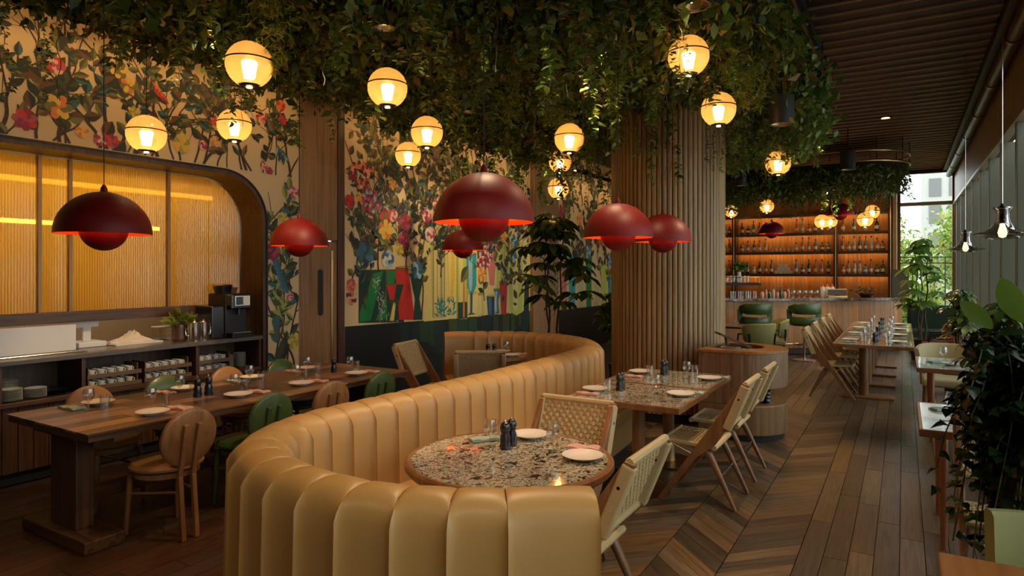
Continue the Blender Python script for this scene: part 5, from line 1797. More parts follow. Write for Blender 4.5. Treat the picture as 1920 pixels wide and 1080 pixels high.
spot_can(-4.6, 7.5, 3.50, 0.08, 0.2, (-6.0, 7.4, 1.6), 85, 'added spotlight can in leaves aimed at the left part of the glassware mural', angle=85)  # added pair, extra wash of light on the glassware mural
spot_can(-4.6, 9.2, 3.50, 0.08, 0.2, (-6.0, 9.3, 1.6), 120, 'added spotlight can in leaves aimed at the right part of the glassware mural', angle=85)
spot_can(-3.2, 3.5, 3.45, 0.08, 0.2, (-6.1, 3.45, 0.8), 170, 'added spotlight can in leaves aimed at the service counter shelves', angle=42)  # added lamp, brightens the cups and plates under the counter
dl = thing('downlight', (-0.24, 11.65, 4.09), 'recessed downlight glowing orange in the slatted ceiling', 'downlight')
MB().lathe([(0.0, 0.0), (0.06, 0.0), (0.09, -0.008), (0.09, 0.012), (0, 0.012)], 24).build('trim_ring', 'bronze', dl, smooth=True)
MB().lathe([(0, -0.001), (0.055, -0.002), (0.055, 0.0), (0, 0.0)], 20).build('lens', 'can_lamp', dl)
spot_light('beam', (0, 0, -0.02), (0, 0.2, -3), 60, (1.0, 0.62, 0.3), 90, dl)

# slim wall-washer profiles that light the mural from above
for (y0, y1, lb) in ((1.2, 5.0, 'slim warm wall-washer profile above the arch mural'), (5.9, 10.5, 'slim warm wall-washer profile above the glassware mural'), (11.7, 17.5, 'slim warm wall-washer profile above the farthest mural')):
    w_ = thing('wall_washer', (-5.62, (y0 + y1) / 2, 3.72), lb, 'lamp')
    h = (y1 - y0) / 2
    MB().box(-0.03, 0.03, -h, h, 0.0, 0.03).build('profile', 'black_steel', w_)
    MB().box(0.022, 0.03, -h, h, -0.05, 0.0).build('shield', 'black_steel', w_)
    MB().box(-0.031, 0.0, -h, h, -0.008, 0.0).build('led_strip', 'washer_strip', w_)
    for s_ in (-0.8, 0.8):
        MB().bar((0, s_ * h, 0.03), (0, s_ * h, 0.40), 0.012).build('hanger', 'black_steel', w_)

# ================================================================ the bar
BFRONT = [(-4.4, 12.2), (-3.6, 12.87), (-2.6, 13.72), (-1.63, 14.55), (-0.75, 15.25), (-0.30, 15.62), (-0.08, 15.95), (-0.02, 16.35)]
bc = catmull([(x, y, 0) for x, y in BFRONT], 12)
bar = thing('bar_counter', (0, 0, 0), 'curved oak bar with a dark speckled stone top', 'bar')


def off_curve(c, d):
    out = []
    for i, p in enumerate(c):
        t = (c[min(i + 1, len(c) - 1)] - c[max(i - 1, 0)]).normalized()
        n = Vector((-t.y, t.x, 0))     # towards the back bar
        out.append(p + n * d)
    return out


fr_, bk_ = off_curve(bc, -0.06), off_curve(bc, 0.55)
MB().prism([(p.x, p.y) for p in fr_] + [(p.x, p.y) for p in reversed(bk_)], 1.09, 1.14).build('stone_top', 'bar_stone', bar, bevel=0.006)
i1, i2 = off_curve(bc, 0.03), off_curve(bc, 0.48)
MB().prism([(p.x, p.y) for p in i1] + [(p.x, p.y) for p in reversed(i2)], 0.0, 1.09).build('carcass', 'walnut', bar)
bl = [0.0]
for a, b in zip(bc[:-1], bc[1:]):
    bl.append(bl[-1] + (b - a).length)


def bar_at(s):
    for i in range(len(bl) - 1):
        if bl[i + 1] >= s:
            t = (s - bl[i]) / (bl[i + 1] - bl[i])
            d = (bc[i + 1] - bc[i]).normalized()
            return bc[i].lerp(bc[i + 1], t), d
    return bc[-1], (bc[-1] - bc[-2]).normalized()


nb = int(bl[-1] / 0.12)
bm = MB().box(-0.0585, 0.0585, 0.0, 0.03, 0.12, 1.085).mesh('front_board', 'bar_oak')
for i in range(nb):
    p, d = bar_at((i + 0.5) * bl[-1] / nb)
    obj('front_board', bm, bar, (p.x, p.y, 0), math.atan2(d.y, d.x))
MB().tube([p + Vector((0.06, -0.09, 0.22)) for p in bc[:-14:3]], 0.018, 8).build('foot_rail', 'brass', bar, smooth=True)

# back bar: shelving with lit back panels
bb = thing('back_bar', (0, 16.5, 0), 'tall lit wooden shelving behind the bar', 'shelving')
BX0, BX1 = -4.3, -0.22
xx = BX0
while xx < BX1 - 0.01:
    MB().box(xx + 0.002, min(xx + 0.085, BX1), 0.26, 0.285, 0.0, 3.45).build('back_slat', 'bar_oak', bb)
    xx += 0.087
SH = [1.60, 2.12, 2.56, 3.0]
for zz in SH:
    shf = MB().box(BX0, BX1, -0.02, 0.26, zz, zz + 0.035).build('shelf', 'walnut_x', bb, bevel=0.003)
    MB().box(BX0, BX1, -0.022, -0.008, zz - 0.03, zz).build('shelf_lip', 'walnut_x', shf)
    MB().box(BX0 + 0.05, BX1 - 0.05, 0.12, 0.15, zz - 0.012, zz - 0.002).build('led_strip', 'led_strip', shf)
MB().box(BX0, BX1, -0.05, 0.26, 0.9, 0.94).build('back_counter', 'walnut_x', bb, bevel=0.004)
MB().box(BX0, BX1, -0.02, 0.26, 0.0, 0.9).build('base_cabinet', 'walnut', bb)
for x in (-3.58, -1.33, -0.245):
    MB().box(x - 0.045, x + 0.045, -0.04, 0.26, 0.94, 3.45).build('post', 'walnut', bb, bevel=0.005)
    MB().tube([(x, -0.06, 0.94), (x, -0.06, 3.4)], 0.012, 8).build('brass_rod', 'brass', bb, smooth=True)
MB().box(BX0, -0.13, -0.06, 0.30, 3.42, 4.12).build('bulkhead', 'walnut_x', bb)
MB().box(-0.22, -0.13, -0.04, 1.4, 0.0, 3.45).build('end_panel', 'panel_wood', bb)

# bottles and jars on the shelves
def bottle_mesh(kind):
    P = {
        'round': [(0, 0), (0.037, 0), (0.04, 0.01), (0.04, 0.17), (0.03, 0.20), (0.014, 0.225), (0.013, 0.285), (0, 0.285)],
        'tall': [(0, 0), (0.032, 0), (0.035, 0.01), (0.035, 0.20), (0.026, 0.235), (0.013, 0.26), (0.012, 0.33), (0, 0.33)],
        'squat': [(0, 0), (0.043, 0), (0.046, 0.012), (0.046, 0.12), (0.035, 0.155), (0.014, 0.17), (0.014, 0.21), (0, 0.21)],
    }[kind]
    return P


for nm, c_, tr_ in (('bottle_amber', (0.30, 0.10, 0.02), 0), ('bottle_green', (0.02, 0.06, 0.02), 0), ('bottle_dark', (0.02, 0.01, 0.008), 0), ('bottle_pale', (0.42, 0.33, 0.20), 0), ('bottle_blue', (0.05, 0.16, 0.20), 0), ('bottle_rose', (0.42, 0.14, 0.07), 0)):
    mat(nm, c_, 0.08, coat=0.8, vary=0.1, bscale=20)
BK = ['round', 'tall', 'squat']
BC = ['bottle_amber', 'bottle_green', 'bottle_dark', 'bottle_pale', 'bottle_blue', 'bottle_rose']
CN = {'bottle_amber': 'amber', 'bottle_green': 'green', 'bottle_dark': 'dark', 'bottle_pale': 'pale', 'bottle_blue': 'bluish', 'bottle_rose': 'rose-coloured'}
bott = {}
for k_ in BK:
    P = bottle_mesh(k_)
    hh = P[-1][1]
    for c_ in BC:
        bott[k_, c_] = MB().lathe(P, 14).mesh('bottle', c_, True)
    rr = P[2][0] + 0.0006
    bott[k_, 'label'] = MB().lathe([(rr, 0.05), (rr, 0.12 if k_ != 'squat' else 0.10)], 14).mesh('label', 'paper', True)
    bott[k_, 'cap'] = MB().lathe([(0, hh - 0.035), (0.0155, hh - 0.035), (0.0155, hh + 0.003), (0, hh + 0.003)], 10).mesh('cap', 'black_gloss', True)
ORD = ['first', 'second', 'third', 'fourth', 'fifth', 'sixth', 'seventh', 'eighth', 'ninth', 'tenth', 'eleventh', 'twelfth', 'thirteenth', 'fourteenth', 'fifteenth', 'sixteenth']
SHN = {0: 'lowest', 1: 'middle', 2: 'upper'}
BAYS = [(-4.0, -3.66, 'bay by the column'), (-3.48, -1.42, 'wide centre bay'), (-1.24, -0.34, 'right bay')]
for si in range(3):
    for bi, (x0, x1, bn) in enumerate(BAYS):
        n = [3, 15, 8][bi]
        k = 0
        for i in range(n):
            x = x0 + (x1 - x0) * (i + 0.5) / n
            if bi == 1:
                u = (x - x0) / (x1 - x0)
                if 0.34 < u < 0.62 and si in (1, 2):
                    continue
                if 0.40 < u < 0.60 and si == 0:
                    continue
            if si == 2 and bi == 2 and i % 2:
                continue
            kind = rnd.choice(BK)
            colr = rnd.choice(BC)
            o = tag(obj('bottle', bott[kind, colr], None, (x + rnd.uniform(-0.006, 0.006), 16.5 + rnd.uniform(0.05, 0.12), SH[si] + 0.0355), rnd.uniform(0, 6)),
                    '%s bottle, %s from left, %s bar shelf, %s' % (CN[colr], ORD[k], SHN[si], bn), 'bottle', 'bottles on the bar shelves')
            k += 1
            obj('label', bott[kind, 'label'], o)
            obj('cap', bott[kind, 'cap'], o)
jar_m = MB().lathe([(0, 0), (0.032, 0), (0.034, 0.006), (0.034, 0.06), (0.03, 0.068), (0.03, 0.085), (0, 0.085)], 14).mesh('spice_jar', 'bottle_pale', True)
for i in range(6):
    put(jar_m, 'spice_jar', (-2.72 + i * 0.09, 16.6, SH[1] + 0.0355), 0, '%s of the six little jars on the middle bar shelf' % ORD[i], 'jar', 'little jars on the bar shelf')
bx_m = MB().box(-0.045, 0.045, -0.03, 0.03, 0, 0.075).mesh('tea_box', 'paper')
for i, (x, z) in enumerate(((-2.61, 0), (-2.51, 0), (-2.41, 0), (-2.56, 0.076), (-2.46, 0.076), (-2.52, 0.152), (-2.31, 0), (-2.36, 0.076), (-2.42, 0.152))):
    put(bx_m, 'tea_box', (x, 16.6, SH[0] + 0.0355 + z), 0, '%s little cream box in the pile on the lowest bar shelf' % ORD[i], 'box', 'cream boxes on the bar shelf')

# on the bar top
def on_bar(s, d):
    p, t = bar_at(s)
    n = Vector((-t.y, t.x, 0))
    return (p.x + n.x * d, p.y + n.y * d, 1.1405), math.atan2(t.y, t.x)


hb_m = MB().lathe([(0, 0), (0.03, 0), (0.034, 0.1), (0.036, 0.14), (0.034, 0.14), (0.03, 0.006), (0, 0.006)], 14).mesh('highball_glass', 'clear_glass', True)
for i in range(7):
    l_, a_ = on_bar(2.05 + i * 0.085, 0.30 + 0.06 * (i % 2))
    put(hb_m, 'highball_glass', l_, a_, '%s of the upturned glasses standing in a row on the bar' % ORD[i], 'glass', 'glasses on the bar top')
for i in range(8):
    l_, a_ = on_bar(2.75 + i * 0.085, 0.34)
    kind, colr = ('squat', 'round')[i % 2], BC[(i * 2 + 3) % 6]
    o = tag(obj('bottle', bott[kind, colr], None, l_, 0), '%s small %s bottle from the left on the bar top' % (ORD[i], CN[colr]), 'bottle', 'bottles on the bar top')
    obj('cap', bott[kind, 'cap'], o)
    o.scale = (0.8, 0.8, 0.75)
for i in range(10):
    l_, a_ = on_bar(3.46 + i * 0.065, 0.36 + 0.07 * (i % 2))
    put(cup_glass_m, 'wine_glass', l_, a_, '%s stemmed glass from the left behind the bar napkin stand' % ORD[i], 'glass', 'stemmed glasses on the bar')
l_, a_ = on_bar(4.42, 0.30)
ps = thing('menu_stand', l_, 'brass framed dark stand on the bar right of the glasses', 'stand', a_)
MB().box(-0.20, 0.20, 0.0, 0.02, 0.05, 0.16).build('panel', 'walnut_x', ps, bevel=0.004)
MB().box(-0.22, 0.22, -0.02, 0.05, 0.0, 0.03).build('base', 'brass', ps, bevel=0.004)
for s_ in (-0.21, 0.21):
    MB().tube([(s_, 0.01, 0.03), (s_, 0.01, 0.17)], 0.008, 8).build('upright', 'brass', ps)
MB().tube([(-0.21, 0.01, 0.17), (0.21, 0.01, 0.17)], 0.008, 8).build('top_bar', 'brass', ps)
l_, a_ = on_bar(4.25, 0.42)
for i in range(3):
    ll, aa = on_bar(4.18 + i * 0.11, 0.45)
    cz = thing('ceramic_jar', ll, '%s of three white jars with orange tops behind the stand' % ('left', 'middle', 'right')[i], 'jar', aa)
    MB().lathe([(0, 0), (0.045, 0), (0.05, 0.06), (0.048, 0.2), (0.035, 0.22), (0, 0.22)], 16).build('body', 'ceramic', cz, smooth=True)
    MB().lathe([(0, 0.22), (0.03, 0.22), (0.012, 0.28), (0, 0.285)], 14).build('stopper', 'orange_lacquer', cz, smooth=True)
l_, a_ = on_bar(5.05, 0.28)
fb = thing('fruit_bowl', l_, 'low bowl heaped with dried brown flowers at the bar end', 'bowl', 0)
MB().lathe([(0, 0), (0.09, 0.0), (0.17, 0.07), (0.18, 0.09), (0.165, 0.085), (0.08, 0.012), (0, 0.012)], 28).build('bowl', 'bronze', fb, smooth=True)
nf = 160
P_ = np.stack([RNG.normal(0, 0.09, nf), RNG.normal(0, 0.09, nf), RNG.uniform(0.06, 0.17, nf)], 1)
D_ = P_ - np.array([0, 0, 0.0])
leafmat('dried_leaf', [(0, 0.10, 0.045, 0.015), (1, 0.32, 0.17, 0.06)], 0.6)
V_, T_ = leaf_arrays(P_, D_ + rand_dirs(nf) * 0.2, rand_dirs(nf), RNG.uniform(0.05, 0.09, nf), 0.5)
obj('dried_flowers', tri_mesh('dried_flowers', V_, T_, 'dried_leaf'), fb)['kind'] = 'stuff'

# dark board beside the window, end of bar
kb = thing('menu_board', (-0.06, 16.42, 0.95), 'dark slate board standing on the bar end before the window', 'board')
MB().box(-0.16, 0.16, -0.012, 0.012, 0.191, 0.78).build('slate', 'fin_olive', kb, bevel=0.004)
MB().tube([(0, 0, 0.191), (0, 0, 0.25)], 0.012, 8).build('peg', 'black_steel', kb)

# ================================================================ host stand beside the column
hs = thing('host_stand', (-1.48, 7.08, 0), 'curved walnut host stand with a bright orange wood top', 'host stand')
ho = [(-0.33, -0.42), (0.05, -0.42)] + [(0.05 + 0.42 * math.sin(a), -0.42 * math.cos(a)) for a in np.linspace(0.1, PI, 18)] + [(-0.22, 0.42)]
MB().prism(ho, 0.52, 0.875).build('upper_body', 'oak', hs, bevel=0.012)
MB().prism([(x * 0.98, y * 0.98) for x, y in ho[:5]] + [(0.16, -0.14), (0.18, 0.2), (0.0, 0.38), (-0.22, 0.40), (-0.32, -0.3)], 0.36, 0.52).build('niche_back', 'walnut', hs)
MB().prism(ho, 0.06, 0.36).build('lower_body', 'oak', hs, bevel=0.012)
MB().prism([(x * 0.93, y * 0.93) for x, y in ho], 0.0, 0.06).build('plinth', 'black_matt', hs)
MB().prism([(-0.33, -0.421), (0.06, -0.421), (0.06, -0.30), (-0.10, -0.22), (-0.12, 0.0), (-0.12, 0.40), (-0.22, 0.40)], 0.36, 0.525).build('front_panel', 'oak', hs, bevel=0.004)
th_ = MB()
n = 28
op = [(0.05 + 0.425 * math.cos(a), 0.425 * math.sin(a)) for a in np.linspace(-PI / 2, PI / 2, n)] + [(-0.22, 0.425), (-0.335, -0.425)]
hole = [(-0.02 + 0.25 * math.cos(a), 0.04 + 0.27 * math.sin(a)) for a in np.linspace(-PI / 2, PI / 2, n)] + [(-0.18, 0.31), (-0.27, -0.23)]
m_ = len(op)
vs = [(x, y, 0.90) for x, y in op] + [(x, y, 0.90) for x, y in hole] + [(x, y, 0.875) for x, y in op] + [(x, y, 0.876) for x, y in hole]
fs = []
for i in range(m_):
    j = (i + 1) % m_
    fs += [(i, j, m_ + j, m_ + i), (2 * m_ + i, 2 * m_ + j, j, i), (m_ + i, m_ + j, 3 * m_ + j, 3 * m_ + i)]
th_.add(vs, fs).build('top_rim', 'orange_oak', hs)
MB().prism([(x, y) for x, y in hole], 0.8755, 0.8775).build('well', 'black_matt', hs)
tbk = thing('menu_reader', (-1.52, 7.12, 0.878), 'tilted dark reading board on the host stand', 'board', 0.5)
MB().bar((-0.20, 0, 0.16), (0.12, 0, 0.02), 0.24, 0.02).build('board', 'walnut_x', tbk)
MB().bar((-0.10, 0, 0.0), (-0.12, 0, 0.12), 0.02, 0.02).build('prop', 'black_steel', tbk)
plate(-1.55, 6.98, 'white dish inside the host stand well', 0.879)
napkin(-1.40, 6.95, 0.4, 'grey-green cloth inside the host stand well', False, 0.879)
lp = thing('candle_holder', (-1.19, 6.93, 0.361), 'black beaded candle holder in the host stand niche', 'candle holder')
pr = [(0, 0), (0.05, 0.0), (0.05, 0.008)]
for i in range(4):
    pr += [(0.036, 0.012 + i * 0.034), (0.045, 0.028 + i * 0.034), (0.036, 0.044 + i * 0.034)]
pr += [(0, 0.15)]
MB().lathe(pr, 18).build('beads', 'black_gloss', lp, smooth=True)
MB().lathe([(0, -0.0005), (0.055, -0.0005), (0.057, 0.004), (0, 0.004)], 18).build('saucer', 'steel', lp, smooth=True)

# shelf on the column with glass carriers and a plant
csf = thing('column_shelf', (-1.93, 8.35, 1.52), 'narrow dark shelf on the back of the fluted column', 'shelf', 0.5)
MB().box(-0.12, 0.42, -0.12, 0.12, 0.0, 0.03).build('board', 'black_steel', csf, bevel=0.004)
MB().tube([(-0.10, -0.1, 0.03), (-0.10, -0.1, 0.10), (0.40, -0.1, 0.10), (0.40, -0.1, 0.03)], 0.006, 6).build('gallery_rail', 'brass', csf, smooth=True)
MB().box(-0.12, -0.10, -0.10, 0.10, -0.12, 0.0).build('bracket', 'black_steel', csf)
for i in range(4):
    q = rotz((0.02 + i * 0.085, 0.0), 0.5)
    put(tumbler_m, 'water_glass', (-1.93 + q[0], 8.35 + q[1], 1.5505), 0, '%s upturned glass on the column shelf' % ORD[i], 'glass', 'glasses on the column shelf')
sv = thing('small_plant', (-1.79, 8.52, 1.5505), 'small green plant in a pale vase on the column shelf', 'plant')
MB().lathe([(0, 0), (0.025, 0), (0.03, 0.05), (0.022, 0.14), (0.02, 0.14), (0.02, 0.01), (0, 0.01)], 16).build('vase', 'paper', sv, smooth=True)
n_ = 46
D_ = rand_dirs(n_)
D_[:, 2] = np.abs(D_[:, 2]) * 0.8
V_, T_ = leaf_arrays(np.array([0, 0, 0.17]) + D_ * 0.03, D_, rand_dirs(n_), RNG.uniform(0.06, 0.10, n_), 0.6, LEAF)
obj('foliage', tri_mesh('foliage', V_, T_, 'fig_leaf'), sv)

# ================================================================ hanging gardens
def noise2(x, y):
    return (np.sin(x * 3.1 + 1.3 * np.sin(y * 2.3)) + np.sin(y * 3.7 + 1.7 * np.sin(x * 1.9)) + np.sin((x + y) * 6.3) * 0.6) / 2.6


def rounded_outline(x0, x1, y0, y1, r_fr, r_nr, n=14):
    """corner radii only on the right-hand side (far, near)"""
    pts = [(x0, y0)]
    pts += [(x1 - r_nr + r_nr * math.sin(a), y0 + r_nr - r_nr * math.cos(a)) for a in np.linspace(0, PI / 2, n)]
    pts += [(x1 - r_fr + r_fr * math.cos(a), y1 - r_fr + r_fr * math.sin(a)) for a in np.linspace(0, PI / 2, n)]
    pts += [(x0, y1)]
    return pts


def in_poly(px, py, poly):
    c = np.zeros(px.shape, bool)
    n = len(poly)
    for i in range(n):
        x0, y0 = poly[i]
        x1, y1 = poly[(i + 1) % n]
        if y0 == y1:
            continue
        m = ((y0 > py) != (y1 > py)) & (px < (x1 - x0) * (py - y0) / (y1 - y0) + x0)
        c ^= m
    return c


CAN = rounded_outline(-5.38, -0.70, 0.6, 9.3, 2.2, 1.2)
canopy = thing('hanging_garden', (0, 0, 0), 'dense hanging garden of trailing greenery suspended below the dining room ceiling', 'hanging plants')
MB().prism(CAN, 3.86, 3.94).build('planter_tray', 'black_matt', canopy)
rail = [(x, y, 3.70) for x, y in CAN[1:-1]]
MB().tube(rail, 0.022, 8).build('edge_rail', 'bronze', canopy, smooth=True)
for i in range(3, len(rail), 4):
    MB().tube([rail[i], (rail[i][0], rail[i][1], 4.12)], 0.006, 6).build('hanger', 'black_steel', canopy)


def sample_poly(poly, n, keep=None):
    xs = [p[0] for p in poly]
    ys = [p[1] for p in poly]
    X = RNG.uniform(min(xs), max(xs), n * 3)
    Y = RNG.uniform(min(ys), max(ys), n * 3)
    m = in_poly(X, Y, poly)
    if keep is not None:
        m &= keep(X, Y)
    return X[m][:n], Y[m][:n]


seen_c = lambda X, Y: (-0.518 * X + 0.855 * Y > 3.3)
X, Y = sample_poly(CAN, 52000, seen_c)
zb = 3.50 + 0.12 * noise2(X, Y)
u_ = RNG.random(len(X))
Z = zb + (3.86 - zb) * u_ ** 1.3 - np.where(RNG.random(len(X)) < 0.10, RNG.random(len(X)) * 0.25, 0)
n_ = len(X)
D_ = rand_dirs(n_, 0.9)
N_ = rand_dirs(n_)
big = RNG.random(n_) < 0.16
V_, T_ = leaf_arrays(np.stack([X, Y, Z], 1), D_, N_, np.where(big, RNG.uniform(0.10, 0.16, n_), RNG.uniform(0.045, 0.09, n_)), np.where(big, 0.55, RNG.uniform(0.35, 0.6, n_)))
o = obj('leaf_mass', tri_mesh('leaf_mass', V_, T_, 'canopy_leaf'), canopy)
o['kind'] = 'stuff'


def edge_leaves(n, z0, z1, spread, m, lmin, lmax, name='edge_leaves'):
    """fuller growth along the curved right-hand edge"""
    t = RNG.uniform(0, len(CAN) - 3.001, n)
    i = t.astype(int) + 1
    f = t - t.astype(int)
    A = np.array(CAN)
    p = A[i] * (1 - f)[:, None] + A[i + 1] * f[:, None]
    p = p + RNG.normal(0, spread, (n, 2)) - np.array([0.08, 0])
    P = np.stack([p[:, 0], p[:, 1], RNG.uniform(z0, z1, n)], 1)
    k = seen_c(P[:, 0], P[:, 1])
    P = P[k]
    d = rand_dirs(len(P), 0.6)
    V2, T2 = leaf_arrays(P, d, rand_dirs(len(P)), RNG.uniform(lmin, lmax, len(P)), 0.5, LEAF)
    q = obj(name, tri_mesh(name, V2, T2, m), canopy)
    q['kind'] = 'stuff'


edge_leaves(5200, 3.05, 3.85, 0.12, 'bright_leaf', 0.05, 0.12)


def vine_mesh(kind, seed):
    """a hanging stem, 1 m long, with its leaves"""
    r = np.random.default_rng(seed)
    n = 30
    sway = np.cumsum(r.normal(0, 0.012, (n, 2)), axis=0)
    pts = np.stack([sway[:, 0], sway[:, 1], -np.linspace(0, 1, n)], 1)
    if kind == 'moss':
        m = 520
        t = r.random(m)
        wid = 0.055 * np.sin(np.clip(t * 1.05 + 0.05, 0, 1) * PI) ** 0.6
        P = np.stack([np.interp(t, np.linspace(0, 1, n), pts[:, 0]) + r.normal(0, 1, m) * wid, np.interp(t, np.linspace(0, 1, n), pts[:, 1]) + r.normal(0, 1, m) * wid, -t], 1)
        D = r.normal(size=(m, 3))
        D[:, 2] -= 1.6
        return leaf_arrays(P, D, r.normal(size=(m, 3)), r.uniform(0.04, 0.09, m), 0.16)
    m = 64 if kind == 'leafy' else 90
    t = np.sort(r.random(m)) ** 0.9
    P = np.stack([np.interp(t, np.linspace(0, 1, n), pts[:, i]) for i in range(2)] + [-t], 1)
    a = r.uniform(0, 2 * PI, m)
    D = np.stack([np.cos(a), np.sin(a), r.uniform(-1.2, -0.2, m)], 1)
    L = r.uniform(0.045, 0.085, m) if kind == 'leafy' else r.uniform(0.03, 0.05, m)
    V1, T1 = leaf_arrays(P, D, np.tile(np.array([0.0, 0, 1]), (m, 1)) + r.normal(0, 0.4, (m, 3)), L, 0.5 if kind == 'leafy' else 0.4, LEAF if kind == 'leafy' else LEAF_SIMPLE)
    # side strands
    return V1, T1


VM = []
for i in range(5):
    VM.append(tri_mesh('trailing_vine', *vine_mesh('leafy', 20 + i), 'bright_leaf' if i in (1, 3) else 'canopy_leaf'))
for i in range(4):
    VM.append(tri_mesh('trailing_vine', *vine_mesh('fine', 40 + i), 'bright_leaf' if i % 2 else 'canopy_leaf'))
for i in range(2):
    VM.append(tri_mesh('trailing_vine', *vine_mesh('moss', 60 + i), 'moss_leaf'))
stem_m = [MB().tube([(0.012 * math.sin(k * 1.3 + j), 0.012 * math.cos(k * 1.7 + j), -k / 12) for k in range(13)], 0.0025, 4).mesh('stem', 'vine_stem') for j in range(3)]


def hang(x, y, z, l, k, parent):
    v = obj('trailing_vine', VM[k], parent, (x, y, z), rnd.uniform(0, 6.28))
    w = rnd.uniform(0.9, 1.3)
    v.scale = (w, w, l)
    if k < 9:
        obj('stem', stem_m[k % 3], v)


nv = 0
VX, VY = sample_poly(CAN, 400, lambda a, b: (-0.518 * a + 0.855 * b > 4.0))
for x, y in zip(VX, VY):
    if nv >= 195:
        break
    dcol = math.hypot(x - CX, y - CY)
    if dcol < CR + 0.08 or x < -5.3:
        continue
    l = rnd.uniform(0.3, 0.78)
    if y > 6.2 and x < -2.6:
        l = rnd.uniform(0.5, 1.05)
    hang(x, y, 3.62, l, rnd.choices(range(11), [3] * 5 + [3] * 4 + [0.5] * 2)[0], canopy)
    nv += 1
# longer vines placed where the photograph shows them: round the column, along the edge, before the mural
for k in range(26):
    a = rnd.uniform(-2.6, 0.9)
    rr = CR + rnd.uniform(0.06, 0.3)
    hang(CX + rr * math.cos(a), CY + rr * math.sin(a), 3.6, rnd.uniform(0.35, 0.95), rnd.choice((0, 1, 2, 3, 5, 6, 7, 8)), canopy)
for k in range(46):
    t = rnd.uniform(1.2, len(CAN) - 3)
    i = int(t)
    p = Vector((*CAN[i], 0)).lerp(Vector((*CAN[i + 1], 0)), t - i)
    if -0.518 * p.x + 0.855 * p.y < 3.9:
        continue
    hang(p.x - rnd.uniform(0.0, 0.35), p.y + rnd.uniform(-0.1, 0.1), 3.6, rnd.uniform(0.35, 0.95), rnd.choice((0, 2, 4, 5, 7, 7, 5, 9)), canopy)
for (x, y, l) in ((-1.95, 4.55, 0.75), (-1.99, 4.62, 0.7), (-1.90, 4.60, 0.62), (-1.1, 5.5, 0.7), (-1.2, 5.9, 0.6), (-2.9, 4.9, 0.7), (-1.25, 5.2, 0.55)):
    hang(x, y, 3.72, l, 9 + (l > 0.65), canopy)

# planter ring above the bar
BCAN = [(-4.6, 13.0)] + [(-0.75 + 0.85 * math.cos(a), 13.95 + 0.95 * math.sin(a)) for a in np.linspace(-PI / 2, PI / 2, 16)] + [(-4.6, 14.9)]
bg = thing('bar_hanging_garden', (0, 0, 0), 'curved hanging planter of greenery above the bar', 'hanging plants')
MB().prism(BCAN, 3.62, 3.68).build('planter_tray', 'black_matt', bg)
for z in (3.66, 3.84):
    MB().tube([(x, y, z) for x, y in BCAN], 0.02, 8).build('rail', 'brass', bg, smooth=True)
for i in range(0, len(BCAN), 3):
    MB().tube([(BCAN[i][0], BCAN[i][1], 3.66), (BCAN[i][0], BCAN[i][1], 4.12)], 0.008, 6).build('hanger', 'black_steel', bg)
X, Y = sample_poly(BCAN, 11000)
zz = 3.15 + 0.18 * noise2(X * 1.5, Y)
Z = zz + (3.62 - zz) * RNG.random(len(X)) ** 0.8
D_ = rand_dirs(len(X), 1.0)
V_, T_ = leaf_arrays(np.stack([X, Y, Z], 1), D_, rand_dirs(len(X)), RNG.uniform(0.06, 0.13, len(X)), 0.4)
o = obj('leaf_mass', tri_mesh('leaf_mass', V_, T_, 'canopy_leaf'), bg)
o['kind'] = 'stuff'
VX, VY = sample_poly(BCAN, 60)
for x, y in zip(VX, VY):
    hang(x, y, 3.4, rnd.uniform(0.3, 0.7), rnd.randrange(9), bg)

